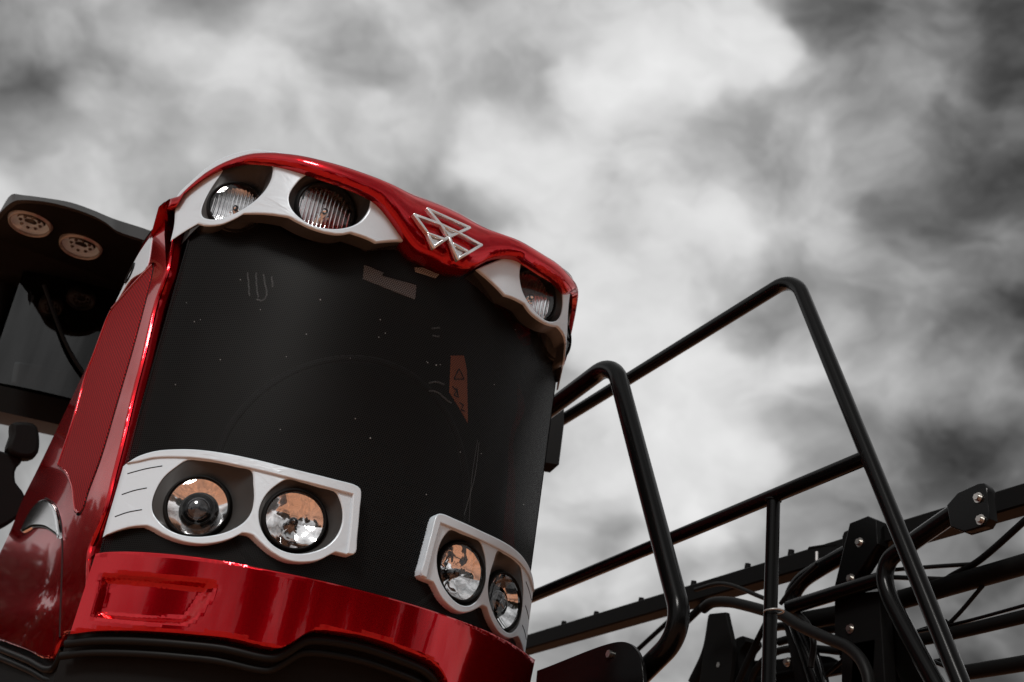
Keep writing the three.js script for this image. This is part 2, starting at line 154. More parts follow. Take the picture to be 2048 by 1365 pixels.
    hose: {"p": [[1.8, 2.5771, -1.1441], [1.8, 2.592, -1.0967], [1.8, 2.5801, -0.9878], [1.8, 2.548, -0.8707], [1.8, 2.5088, -0.7483], [1.8, 2.4844, -0.667], [1.8, 2.4297, -0.5599], [1.8, 2.3706, -0.4252], [1.8, 2.3281, -0.3214], [1.8, 2.2838, -0.2583], [1.8, 2.2276, -0.2177], [1.8, 2.1597, -0.1986]], "r": 0.0191},
    d1: {"p": [[1.9, 2.7132, -1.3501], [1.9, 2.7098, -1.1739], [1.9, 2.6009, -0.8804]], "r": 0.0079},
    d2: {"p": [[1.9, 2.3005, -1.0167], [1.9, 2.412, -0.9482], [1.9, 2.5219, -0.8706]], "r": 0.0112},
    d3: {"p": [[1.9, 2.6918, -0.6173], [1.9, 2.652, -0.6991], [1.9, 2.6085, -0.7644], [1.9, 2.5726, -0.8047]], "r": 0.0074},
    d4: {"p": [[2.0, 2.5559, -0.1125], [2.0, 2.5774, -0.0784], [2.0, 2.6146, 0.0497], [2.0, 2.7158, 0.2421], [2.0, 2.7606, 0.3286]], "r": 0.0105},
    d5: {"p": [[2.0, 2.3648, -0.2034], [2.0, 2.4307, -0.0598], [2.0, 2.529, 0.0712]], "r": 0.0065},
    d6: {"p": [[2.0, 2.6578, -0.3909], [2.0, 2.6477, -0.2985], [2.0, 2.6286, -0.1294], [2.0, 2.6096, 0.0231]], "r": 0.0067},
    d7: {"p": [[2.0, 2.6357, -0.3895], [2.0, 2.6206, -0.3121], [2.0, 2.5764, -0.0853]], "r": 0.0078},
    d8: {"p": [[1.95, 2.3471, -1.365], [1.95, 2.4655, -1.2917], [1.95, 2.604, -1.2727]], "r": 0.0218},
    h1: {"p": [[2.15, 2.5914, -1.1712], [2.15, 2.5939, -1.0946], [2.15, 2.5659, -0.9794], [2.15, 2.5204, -0.8668], [2.15, 2.4948, -0.7603]], "r": 0.0154},
    h2: {"p": [[2.02, 2.2962, -1.1089], [2.02, 2.3889, -1.0644], [2.02, 2.4388, -0.9682], [2.02, 2.4386, -0.8155], [2.02, 2.4002, -0.5923]], "r": 0.0132},
    h3: {"p": [[1.86, 2.5298, -0.7085], [1.86, 2.4902, -0.6357], [1.86, 2.4369, -0.5801], [1.86, 2.3835, -0.5584], [1.86, 2.3011, -0.5665]], "r": 0.0105},
    h4: {"p": [[2.05, 2.4664, -0.3851], [2.05, 2.4351, -0.3157], [2.05, 2.44, -0.2282], [2.05, 2.4536, -0.1296]], "r": 0.0076},
    h5: {"p": [[2.1, 2.4136, -0.6814], [2.1, 2.358, -0.5951], [2.1, 2.3243, -0.4361], [2.1, 2.3356, -0.2879], [2.1, 2.3448, -0.1329]], "r": 0.0104},
    d9: {"p": [[2.0, 2.4579, -2.0766], [2.0, 2.6505, -1.6597], [2.0, 2.7021, -1.5466]], "r": 0.0095},
    d10: {"p": [[2.0, 2.4261, -1.9698], [2.0, 2.4941, -1.8122], [2.0, 2.6938, -1.4095]], "r": 0.015},
    d11: {"p": [[2.05, 2.3203, -0.7347], [2.05, 2.3868, -0.6078], [2.05, 2.4308, -0.5467]], "r": 0.0071},
    d12: {"p": [[2.05, 2.4443, -0.4297], [2.05, 2.416, -0.3821], [2.05, 2.3755, -0.3199], [2.05, 2.3224, -0.2805], [2.05, 2.2349, -0.2546]], "r": 0.0068},
    pin: {"p": [[1.95, 2.766, -0.6812], [1.95, 2.7288, -0.6777]], "r": 0.0046},
    pinr: {"p": [[1.95, 2.7276, -0.6775], [1.95, 2.695, -0.6744]], "r": 0.0046},
    upright: {"o": [[-0.4291, 2.8049, 1], [-0.3386, 2.8129, 1], [-0.2944, 2.7893, 1], [-0.2812, 2.7008, 1], [-0.3891, 2.5922, 1], [-0.4878, 2.5853, 1]], "x": 1.9},
    upright2: {"o": [[-0.4851, 2.5534, 1], [-0.2629, 2.5302, 1], [-0.2133, 2.1951, 1], [-0.4216, 2.2148, 1], [-0.4358, 2.3896, 1], [-0.4718, 2.3969, 1]], "x": 1.9},
    bracket: {"o": [[0.0911, 2.7405, 1], [0.1368, 2.7734, 1], [0.2182, 2.7855, 1], [0.2439, 2.7812], [0.257, 2.7624, 1], [0.2699, 2.6584, 1], [0.2652, 2.644], [0.2527, 2.6388, 1], [0.1667, 2.6351, 1], [0.1102, 2.6636, 1]], "x": 1.83},
    lug: {"o": [[-0.5103, 2.7823, 1], [-0.4979, 2.8008], [-0.465, 2.7973, 1], [-0.4713, 2.7217, 1], [-0.5052, 2.7398, 1]], "x": 1.93},
    gusset: {"o": [[-1.2679, 2.6076, 1], [-1.1605, 2.5987, 1], [-1.0897, 2.4487, 1], [-1.0998, 2.2859, 1], [-1.2902, 2.3039, 1]], "x": 1.93},
    gusset2: {"o": [[-1.2497, 2.4572, 1], [-1.0175, 2.4403, 1], [-0.855, 2.4397, 1], [-0.7406, 2.4176, 1], [-0.6579, 2.3792, 1], [-0.6761, 2.3495, 1], [-0.7596, 2.3466, 1], [-0.7268, 2.2629, 1], [-1.2291, 2.3078, 1]], "x": 2.1},
    gusset3: {"o": [[-0.4494, 2.3817, 1], [-0.3488, 2.3428, 1], [-0.2517, 2.2947, 1], [-0.1918, 2.2102, 1], [-0.44, 2.2325, 1]], "x": 2.08},
    leg1: {"o": [[-0.3089, 2.5177, 1], [-0.234, 2.4332, 1], [-0.1802, 2.3623, 1], [-0.0626, 2.1876, 1], [-0.2004, 2.2004, 1], [-0.3135, 2.4085, 1]], "x": 1.97},
    leg2: {"o": [[-0.8785, 2.5621, 1], [-0.7909, 2.5348, 1], [-0.7094, 2.4123, 1], [-0.6268, 2.2445, 1], [-0.7531, 2.2562, 1], [-0.8245, 2.4379, 1]], "x": 1.99},
    motor: {"o": [[-1.2533, 2.4673, 1], [-1.2247, 2.5115], [-1.1479, 2.5254], [-1.1304, 2.503], [-1.1689, 2.4638], [-1.1395, 2.3184, 1], [-1.2331, 2.3272, 1]], "x": 2.05},
    strap: {"o": [[-0.7425, 2.8016, 1], [-0.6548, 2.7945, 1], [-0.5856, 2.7784, 1], [-0.7502, 2.7907, 1]], "x": 1.97},
    collar: {"o": [[-0.3128, 2.7819, 1], [-0.2631, 2.7807, 1], [-0.2483, 2.7177, 1], [-0.3013, 2.7192, 1]], "x": 1.94},
    bolts: [[1.875, 2.7221, -0.3718], [1.875, 2.597, -0.406], [1.875, 2.4177, -0.393], [1.81, 2.7359, 0.2253], [1.81, 2.6611, 0.237], [1.93, 2.3606, -0.7779], [1.93, 2.3915, -1.1743]],
    studs: [[2.0, 2.7411, -2.5293], [2.0, 2.748, -2.2471], [2.0, 2.7587, -1.8877], [2.0, 2.773, -1.506], [2.0, 2.7864, -1.1506], [2.0, 2.7956, -0.889], [2.0, 2.7962, -0.5631]]
  }
};

// ------------------------------------------------------------------ helpers
const V = (x, y, z) => new THREE.Vector3(x, y, z);
const clamp = (v, a, b) => Math.min(Math.max(v, a), b);
const lerp = (a, b, t) => a + (b - a) * t;
// the nose of the hood in plan, its fuller upper part, and the raked bumper
const zNose = (x, y) => -0.93 * x * x - 0.05 * (y - 2.1);
const fuller = [[0, 0], [0.11, 0.004], [0.2, 0.035], [0.3, 0.062], [0.38, 0.082], [0.45, 0.092], [0.5, 0.085], [0.55, 0.06], [0.62, 0.008], [0.72, -0.085]];
const zUpper = (x, y) => zNose(x, y) + interp(fuller, Math.abs(x));
const zBump = (x, y) => zNose(x, y) + 0.02 - 0.16 * (1.965 - y);
const xSide = (z, y) => -0.652 + 0.018 * Math.max(0, (z + 1) / 0.65) ** 2 + 0.25 * Math.max(0, 1.95 - y) ** 2;
const onNose = (u, v, o) => V(u, v, zNose(u, v) + o), onUpper = (u, v, o) => V(u, v, zUpper(u, v) + o), onBump = (u, v, o) => V(u, v, zBump(u, v) + o);
const onSide = (u, v, o) => V(xSide(u, v) - o, v, u);
const atX = (x) => (u, v, o) => V(x - o, v, u);
const mirror = (map) => (u, v, o) => { const p = map(u, v, o); p.x = -p.x; return p; };

function interp(table, x) { // piecewise cubic through [x, y] rows
  const n = table.length; if (x <= table[0][0]) return table[0][1]; if (x >= table[n - 1][0]) return table[n - 1][1];
  let i = 0; while (table[i + 1][0] < x) i++;
  const m = (k) => { const a = table[Math.max(k - 1, 0)], b = table[Math.min(k + 1, n - 1)]; return (b[1] - a[1]) / (b[0] - a[0] || 1); };
  const [x0, y0] = table[i], [x1, y1] = table[i + 1], h = x1 - x0, t = (x - x0) / h, t2 = t * t, t3 = t2 * t;
  return (2 * t3 - 3 * t2 + 1) * y0 + (t3 - 2 * t2 + t) * h * m(i) + (-2 * t3 + 3 * t2) * y1 + (t3 - t2) * h * m(i + 1);
}
// closed outline: smooth runs between the points marked as corners
function smooth(pts, step = 0.008, closed = true) {
  const n = pts.length, corners = pts.map((p, i) => (p[2] ? i : -1)).filter((i) => i >= 0), out = [];
  const run = (list, wrap) => {
    const c = new THREE.CatmullRomCurve3(list.map((p) => V(p[0], p[1], 0)), wrap, 'centripetal'), k = Math.max(1, Math.round(c.getLength() / step));
    for (let i = 0; i < k; i++) { const q = c.getPointAt(i / k); out.push([q.x, q.y]); }
    if (!wrap && !closed) { const q = c.getPointAt(1); out.push([q.x, q.y]); }
  };
  if (!closed) run(pts, false);
  else if (corners.length < 2) run(pts, true);
  else for (let k = 0; k < corners.length; k++) {
    const a = corners[k], b = corners[(k + 1) % corners.length], list = [];
    for (let i = a; ; i = (i + 1) % n) { list.push(pts[i]); if (i === b && list.length > 1) break; }
    run(list, false);
  }
  return out;
}
const area = (o) => o.reduce((s, p, i) => { const q = o[(i + 1) % o.length]; return s + p[0] * q[1] - q[0] * p[1]; }, 0) / 2;
const turned = (o, ccw) => ((area(o) > 0) === ccw ? o : o.slice().reverse());
function inset(o, d) { // to the left of the way the outline runs
  const n = o.length;
  return o.map((p, i) => {
    const a = o[(i + n - 1) % n], b = o[(i + 1) % n];
    let e1 = [p[0] - a[0], p[1] - a[1]], e2 = [b[0] - p[0], b[1] - p[1]];
    const l1 = Math.hypot(...e1) || 1, l2 = Math.hypot(...e2) || 1;
    const nx = -e1[1] / l1 - e2[1] / l2, ny = e1[0] / l1 + e2[0] / l2, l = Math.hypot(nx, ny) || 1, k = Math.min(1.6, 2 / l);
    return [p[0] + (nx / l) * d * k, p[1] + (ny / l) * d * k];
  });
}
function grid(rows, closed = false) { // rows of Vector3
  const m = rows[0].length, pos = [], idx = [], uv = [];
  rows.forEach((r, i) => r.forEach((p, j) => { pos.push(p.x, p.y, p.z); uv.push(j / (m - 1), i / (rows.length - 1)); }));
  for (let i = 0; i < rows.length - 1; i++) for (let j = 0; j < (closed ? m : m - 1); j++) {
    const a = i * m + j, b = i * m + ((j + 1) % m), c = a + m, d = b + m; idx.push(a, b, d, a, d, c);
  }
  const g = new THREE.BufferGeometry();
  g.setAttribute('position', new THREE.Float32BufferAttribute(pos, 3)); g.setAttribute('uv', new THREE.Float32BufferAttribute(uv, 2)); g.setIndex(idx);
  return g;
}
const bare = (g) => { const h = g.index ? g.toNonIndexed() : g; for (const k of Object.keys(h.attributes)) if (k !== 'position') h.deleteAttribute(k); return h; };
function finish(list, crease = 0.6, uvMap) { // weld, crease, uv in metres
  let g = mergeGeometries(list.map(bare)); g = mergeVertices(g, 1e-5); g = toCreasedNormals(g, crease);
  const p = g.attributes.position, uv = new Float32Array(p.count * 2);
  for (let i = 0; i < p.count; i++) { const w = uvMap ? uvMap(p.getX(i), p.getY(i), p.getZ(i)) : [p.getX(i) + 0.6 * p.getZ(i), p.getY(i)]; uv[2 * i] = w[0]; uv[2 * i + 1] = w[1]; }
  g.setAttribute('uv', new THREE.BufferAttribute(uv, 2));
  return g;
}
// a plate cut to an outline that follows a surface: face, rounded edge, walls
function plate(outline, holes, map, front, back, bevel = 0.003, cell = 0.04, closedBack = false) {
  const o = turned(outline, true), hs = holes.map((h) => turned(h, false)), list = [];
  const face = (b, off, flip) => {
    const sh = new THREE.Shape(inset(o, b).map((p) => new THREE.Vector2(...p)));
    for (const h of hs) sh.holes.push(new THREE.Path(inset(h, b).map((p) => new THREE.Vector2(...p))));
    let g = bare(new THREE.ShapeGeometry(sh)); if (cell) g = new TessellateModifier(cell, 9).modify(g); g = bare(g);
    const p = g.attributes.position;
    for (let i = 0; i < p.count; i++) { const q = map(p.getX(i), p.getY(i), off); p.setXYZ(i, q.x, q.y, q.z); }
    list.push(g);
  };
  face(bevel, front);
  if (closedBack) face(0, back);
  for (const loop of [o, ...hs]) {
    const rows = [];
    for (let k = 0; k <= 3; k++) { const a = (k / 3) * Math.PI / 2; rows.push(inset(loop, bevel * (1 - Math.sin(a))).map((p) => map(p[0], p[1], front - bevel * (1 - Math.cos(a))))); }
    rows.push(loop.map((p) => map(p[0], p[1], back)));
    list.push(grid(rows, true));
  }
  return finish(list);
}
function filleted(pts, r) { // straight tube runs joined by rounded bends
  const path = new THREE.CurvePath(); let at = pts[0];
  for (let i = 1; i < pts.length; i++) {
    if (i === pts.length - 1) { path.add(new THREE.LineCurve3(at, pts[i])); break; }
    const d1 = pts[i - 1].clone().sub(pts[i]), d2 = pts[i + 1].clone().sub(pts[i]), k = Math.min(r, d1.length() * 0.45, d2.length() * 0.45);
    const a = pts[i].clone().addScaledVector(d1.normalize(), k), b = pts[i].clone().addScaledVector(d2.normalize(), k);
    path.add(new THREE.LineCurve3(at, a)); path.add(new THREE.CubicBezierCurve3(a, a.clone().lerp(pts[i], 0.56), b.clone().lerp(pts[i], 0.56), b)); at = b;
  }
  return path;
}
const tubeAlong = (curve, r, n = 80, m = 16) => { const g = new THREE.TubeGeometry(curve, n, r, m); return g; };
const spline = (pts) => new THREE.CatmullRomCurve3(pts, false, 'centripetal');
const straight = (a, b, r, m = 14) => { const g = new THREE.CylinderGeometry(r, r, a.distanceTo(b), m); g.applyQuaternion(new THREE.Quaternion().setFromUnitVectors(V(0, 1, 0), b.clone().sub(a).normalize())); g.translate((a.x + b.x) / 2, (a.y + b.y) / 2, (a.z + b.z) / 2); return g; };
function put(name, g, m, parent) { const o = new THREE.Mesh(g, m); o.name = name; o.castShadow = o.receiveShadow = true; parent.add(o); return o; }
function bunch(name, parent, p) { const o = new THREE.Group(); o.name = name; if (p) o.position.copy(p); parent.add(o); return o; }
function label(o, text, category, extra) { Object.assign(o.userData, { label: text, category }, extra); return o; }
function texture(w, h, fn, srgb = false) {
  const d = new Uint8Array(w * h * 4);
  for (let y = 0; y < h; y++) for (let x = 0; x < w; x++) { const c = fn(x, y); for (let k = 0; k < 3; k++) d[(y * w + x) * 4 + k] = clamp(Math.round(c[k]), 0, 255); d[(y * w + x) * 4 + 3] = c[3] ?? 255; }
  const t = new THREE.DataTexture(d, w, h); t.wrapS = t.wrapT = THREE.RepeatWrapping; t.magFilter = t.minFilter = THREE.LinearFilter; if (srgb) t.colorSpace = THREE.SRGBColorSpace; t.needsUpdate = true; return t;
}
const rep = (t, x, y) => { const c = t.clone(); c.repeat.set(x, y); c.needsUpdate = true; return c; };

// ------------------------------------------------------------------ materials
const lin = (r, g, b) => new THREE.Color().setRGB(r, g, b);
const peel = texture(256, 256, (x, y) => { const v = 255 * fbm(x / 16, y / 16, 3.3, 3); return [v, v, v]; });
const dust = texture(512, 512, (x, y) => { const a = fbm(x / 90, y / 90, 1.7, 5), s = hash3(x, y, 5) > 0.996 ? 60 : 0; const v = 110 + 90 * a + s; return [v, v, v]; });
const M = {
  red: new THREE.MeshPhysicalMaterial({ color: lin(0.46, 0.0010, 0.007), roughness: 0.15, metalness: 0.8, specularColor: lin(1, 0.22, 0.24), clearcoat: 0.6, clearcoatRoughness: 0.03 }),
  silver: new THREE.MeshPhysicalMaterial({ color: lin(0.61, 0.69, 0.75), roughness: 0.36, metalness: 0.08, bumpMap: rep(peel, 6, 6), bumpScale: 0.0002 }),
  chrome: new THREE.MeshStandardMaterial({ color: lin(0.86, 0.86, 0.87), roughness: 0.09, metalness: 1 }),
  brushed: new THREE.MeshStandardMaterial({ color: lin(0.78, 0.79, 0.80), roughness: 0.22, metalness: 0.75, bumpMap: rep(peel, 40, 40), bumpScale: 0.0003 }),
  reflector: new THREE.MeshStandardMaterial({ color: lin(0.93, 0.93, 0.94), roughness: 0.08, metalness: 1, side: THREE.DoubleSide }),
  glass: new THREE.MeshPhysicalMaterial({ color: lin(1, 1, 1), roughness: 0.02, transmission: 1, thickness: 0, ior: 1.5 }),
  cabGlass: new THREE.MeshPhysicalMaterial({ color: lin(0.07, 0.075, 0.075), roughness: 0.03, transmission: 1, thickness: 0, ior: 1.5 }),
  darkLens: new THREE.MeshPhysicalMaterial({ color: lin(0.012, 0.012, 0.014), roughness: 0.04, clearcoat: 1, clearcoatRoughness: 0.02 }),
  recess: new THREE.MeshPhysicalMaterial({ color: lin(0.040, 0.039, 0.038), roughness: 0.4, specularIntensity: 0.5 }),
  plastic: new THREE.MeshPhysicalMaterial({ color: lin(0.006, 0.006, 0.006), roughness: 0.6, specularIntensity: 0.22 }),
  rubber: new THREE.MeshPhysicalMaterial({ color: lin(0.006, 0.006, 0.006), roughness: 0.48, specularIntensity: 0.25 }),
  black: new THREE.MeshPhysicalMaterial({ color: lin(0.003, 0.003, 0.003), roughness: 0.2, specularIntensity: 0.24 }),
  frame: new THREE.MeshPhysicalMaterial({ color: lin(0.004, 0.004, 0.004), roughness: 0.6, specularIntensity: 0.14 }),
  roof: new THREE.MeshPhysicalMaterial({ color: lin(0.03, 0.03, 0.03), roughness: 0.45 }),
  steel: new THREE.MeshStandardMaterial({ color: lin(0.55, 0.53, 0.50), roughness: 0.3, metalness: 1 }),
  core: new THREE.MeshPhysicalMaterial({ color: lin(0.006, 0.006, 0.006), roughness: 0.9, specularIntensity: 0.12 }),  // near-black, for the liner added behind the grille mesh
  sticker: new THREE.MeshStandardMaterial({ color: lin(0.24, 0.055, 0.008), roughness: 0.7 }),
  pale: new THREE.MeshStandardMaterial({ color: lin(0.7, 0.7, 0.7), roughness: 0.5 }),
  frosted: new THREE.MeshPhysicalMaterial({ color: lin(0.56, 0.80, 0.97), roughness: 0.25 }),
  pipe: new THREE.MeshStandardMaterial({ color: lin(0.07, 0.07, 0.07), roughness: 0.5 }),
  dull: new THREE.MeshStandardMaterial({ color: lin(0.26, 0.29, 0.31), roughness: 0.6 }),
  orange: new THREE.MeshStandardMaterial({ color: lin(0.7, 0.08, 0.02), roughness: 0.5 }),
  grey: new THREE.MeshStandardMaterial({ color: lin(0.35, 0.35, 0.34), roughness: 0.4, metalness: 0.5 }),
};
// perforated sheet: rows of staggered holes, 5 mm apart
const holes = texture(64, 110, (x, y) => {
  const near = (cx, cy) => Math.hypot((x + 0.5) / 64 - cx, ((y + 0.5) / 110 - cy) * 1.732); let d = 9;
  for (const [cx, cy] of [[0.5, 0.25], [0, 0.75], [1, 0.75]]) d = Math.min(d, near(cx, cy));
  const v = d > 0.41 ? 255 : 0; return [v, v, v];
});
const pitch = 0.0064;
M.mesh = new THREE.MeshPhysicalMaterial({ color: lin(0.012, 0.0113, 0.0108), roughness: 0.36, specularIntensity: 0.36, alphaMap: rep(holes, 1 / pitch, 1 / (pitch * 1.732)), alphaTest: 0.5, side: THREE.DoubleSide });
const redHoles = texture(64, 110, (x, y) => { let d = 9; for (const [cx, cy] of [[0.5, 0.25], [0, 0.75], [1, 0.75]]) d = Math.min(d, Math.hypot((x + 0.5) / 64 - cx, ((y + 0.5) / 110 - cy) * 1.732)); return d > 0.36 ? [255, 255, 255] : [70, 60, 60]; }, true);
M.redMesh = new THREE.MeshPhysicalMaterial({ color: lin(0.42, 0.006, 0.010), roughness: 0.42, metalness: 0.7, specularColor: lin(1, 0.2, 0.22), map: rep(redHoles, 1 / 0.012, 1 / 0.012) });

// ------------------------------------------------------------------ ground
const soil = texture(1024, 1024, (x, y) => {
  const a = fbm(x / 128, y / 128, 9.1, 6), b = hash3(x >> 1, y >> 1, 2), k = 0.62 + 0.55 * a + 0.16 * (b - 0.5);
  return [226 * k, 154 * k, 112 * k];
}, true);
{
  const g = new THREE.PlaneGeometry(600, 600); g.rotateX(-Math.PI / 2);
  const o = put('ground', g, new THREE.MeshStandardMaterial({ map: rep(soil, 200, 200), roughness: 0.95, bumpMap: rep(soil, 200, 200), bumpScale: 0.02 }), scene);
  label(o, 'bare orange-brown earth yard under the sprayer', 'ground', { kind: 'structure' });
}

// ------------------------------------------------------------------ the sprayer
const sprayer = bunch('farm_sprayer', scene);
label(sprayer, 'red self-propelled crop sprayer with black mesh grille, silver lamp bezels and black cab', 'sprayer');

// perforated grille sheet
{
  const N = 200, arc = [0]; const X = (i) => lerp(-0.7, 0.7, i / N);
  for (let i = 1; i <= N; i++) arc.push(arc[i - 1] + Math.hypot(X(i) - X(i - 1), zNose(X(i), 2) - zNose(X(i - 1), 2)));
  const along = (x) => { const k = clamp((x + 0.7) / 1.4 * N, 0, N - 1e-6), i = Math.floor(k); return lerp(arc[i], arc[i + 1], k - i); };
  const cut = [...[T.lh1, T.lh2].map((h) => inset(turned(smooth(h, 0.02), true), -0.003)), ...[T.uh1, T.uh2].map((h) => turned(smooth(h, 0.02), true).map(([x, y]) => [x, Math.min(y, 3.085)]))];
  const sh = new THREE.Shape([[-0.626, 1.88], [0.626, 1.88], [0.626, 3.1], [-0.626, 3.1]].map((p) => new THREE.Vector2(...p)));
  for (const h of cut) for (const s of [1, -1]) sh.holes.push(new THREE.Path(h.map(([x, y]) => new THREE.Vector2(s * x, y))));
  const g0 = bare(new TessellateModifier(0.025, 12).modify(bare(new THREE.ShapeGeometry(sh)))), gp = g0.attributes.position;
  for (let i = 0; i < gp.count; i++) gp.setZ(i, zNose(gp.getX(i), gp.getY(i)) - 0.03);
  put('grille', finish([g0], 0.9, (x, y) => [along(x), y]), M.mesh, sprayer);
  const specks = T.specks.map(([x, y], i) => { const s = new THREE.IcosahedronGeometry(0.0009 + 0.0014 * rnd(), 0); s.scale(1, 1, 0.4); const p = onNose(x, y, -0.0288); s.translate(p.x, p.y, p.z); return s; });
  const sp = put('dust_specks', finish(specks), M.grey, sprayer); sp.userData.kind = 'stuff';
}
// radiator, shroud and plates seen through the mesh
{
  const liner = []; for (let k = 0; k <= 4; k++) liner.push(Array.from({ length: 41 }, (_, i) => { const x = lerp(-0.615, 0.615, i / 40), y = lerp(1.86, 3.08, k / 4); const e = i === 0 || i === 40; return V(e ? x * 1.012 : x, y, zNose(x, y) - (e ? 0.036 : 0.26)); }));
  put('cooler_screen', finish([grid(liner)], 0.9), M.core, sprayer);  // added dark sheet, keeps the hood interior black behind the mesh
  const core = put('radiator', new RoundedBoxGeometry(1.0, 1.0, 0.1, 2, 0.01), M.plastic, sprayer); core.position.set(0, 2.5, -0.72);
  for (let i = 0; i < 10; i++) put(i > 7 ? 'thread' : 'pipe', tubeAlong(spline(T['wire' + i].map((p) => onNose(p[0], p[1], i > 7 ? -0.0275 : -0.09))), i > 7 ? 0.0003 : 0.0022, 30, 6), M.pipe, sprayer);  // left pipes give faint reflection streaks a shape, as grey tubes
  put('fan_shroud', tubeAlong(new THREE.CatmullRomCurve3(Array.from({ length: 48 }, (_, i) => onNose(-0.05 + 0.36 * Math.cos(i / 48 * 2 * Math.PI), 2.28 + 0.36 * Math.sin(i / 48 * 2 * Math.PI), -0.15)), true), 0.010, 120, 8), M.frame, sprayer);
  put('data_plate', plate(smooth(T.plate1.map((p) => [...p, 1]), 0.02), [], onNose, -0.10, -0.104, 0.001), M.dull, sprayer);
  put('data_plate', plate(smooth(T.plate2.map((p) => [...p, 1]), 0.02), [], onNose, -0.10, -0.104, 0.001), M.pale, sprayer);
  put('warning_sticker', plate(smooth(T.sticker.map((p) => [...p, 1]), 0.02), [], onNose, -0.12, -0.122, 0.001), M.sticker, sprayer);
  for (const k of ['warnTri', 'warnMark', 'warnMark2']) put('warning_mark', tubeAlong(new THREE.CatmullRomCurve3(T[k].map((p) => onNose(p[0], p[1], -0.1185)), k === 'warnTri', 'catmullrom', 0.05), 0.0016, 40, 6), M.plastic, sprayer);
}

// brow of the hood
const browLow = T.browLow.slice(2), browTop = T.browTop.slice(1);
{
  const right = (t, from) => t.filter((p) => p[0] < -from).map((p) => [-p[0], p[1]]).reverse();
  const low = [...browLow.filter((p) => p[0] < 0.45), ...right(browLow, 0.5)], top = [...browTop.filter((p) => p[0] < 0.53), ...right(browTop, 0.58)];
  for (let r = 0; r < 3; r++) { const b = top.map((p) => p[1]); for (let i = 1; i < top.length - 1; i++) top[i] = [top[i][0], 0.25 * b[i - 1] + 0.5 * b[i] + 0.25 * b[i + 1]]; }
  const N = 150, cols = Array.from({ length: N + 1 }, (_, i) => { const t = i / N * 2 - 1; return 0.692 * Math.sign(t) * (1 - (1 - Math.abs(t)) ** 1.15); }).sort((a, b) => a - b);
  const prof = [[0, null], [0, 0.006], [0.012, 0.024], [0.05, 0.03], [0.3, 0.034], [0.55, 0.03], [0.75, 0.018], [0.9, -0.006], [1, -0.03], [1.1, -0.065], [1.2, -0.13]];
  const rows = prof.map(([t, o]) => cols.map((x) => { const a = interp(low, x), b = interp(top, x), h = Math.max(b - a, 0.02); return V(x, t <= 1 ? a + h * t : b + (t - 1) * 0.12, zUpper(x, a) + (o ?? (Math.abs(x) < 0.13 ? -0.05 : 0.001))); }));
  for (const [z, y, w] of [[-0.95, 3.125, 0.93], [-1.2, 2.925, 0.93], [-1.45, 2.70, 0.93], [-1.95, 2.24, 0.93]]) rows.push(cols.map((x) => V(x * w, y - 0.012 + 0.10 * (1 - (x / 0.692) ** 2) - 0.03 * Math.abs(x / 0.692) ** 6, z)));
  const end = rows.slice(1, 9).map((r) => r[0]), side = [T.ridge[4], T.ridge[3], T.ridge[2], T.ridge[2], T.ridge[1], T.ridge[1], T.ridge[0], T.sil[1]].map((p) => onSide(p[0], p[1], -0.002));
  const corner = grid([end, end.map((p, i) => p.clone().lerp(side[i], 0.4).add(V(-0.004, 0, 0))), side]);
  put('hood', finish([grid(rows), corner], 0.9), M.red, sprayer);
}
// emblem: three interlocked triangles of bars on the brow
{
  const e = bunch('emblem', sprayer), bar = (pts, w, h) => {
    const list = [];
    for (let i = 0; i < pts.length - 1; i++) {
      const a = onUpper(pts[i][0], pts[i][1], 0.05), b = onUpper(pts[i + 1][0], pts[i + 1][1], 0.05);
      const g = new RoundedBoxGeometry(a.distanceTo(b) + w * 0.8, w, h, 2, w * 0.22), x = b.clone().sub(a).normalize(), z = V(0, 0.05, 1), y = z.clone().cross(x).normalize(); z.copy(x).cross(y);
      g.applyMatrix4(new THREE.Matrix4().makeBasis(x, y, z)); g.translate((a.x + b.x) / 2, (a.y + b.y) / 2, (a.z + b.z) / 2); list.push(g);
    }
    return list;
  };
  for (let i = 0; i < 9; i++) put('emblem_bar', finish(bar(T['e' + i], 0.0082, 0.015 + 0.0004 * i), 0.9), M.brushed, e);
  for (let i = 0; i < 3; i++) put('emblem_infill', plate(smooth(T['et' + i].map((p) => [...p, 1]), 0.01), [], onUpper, 0.050, 0.036, 0.001), M.brushed, e);
}

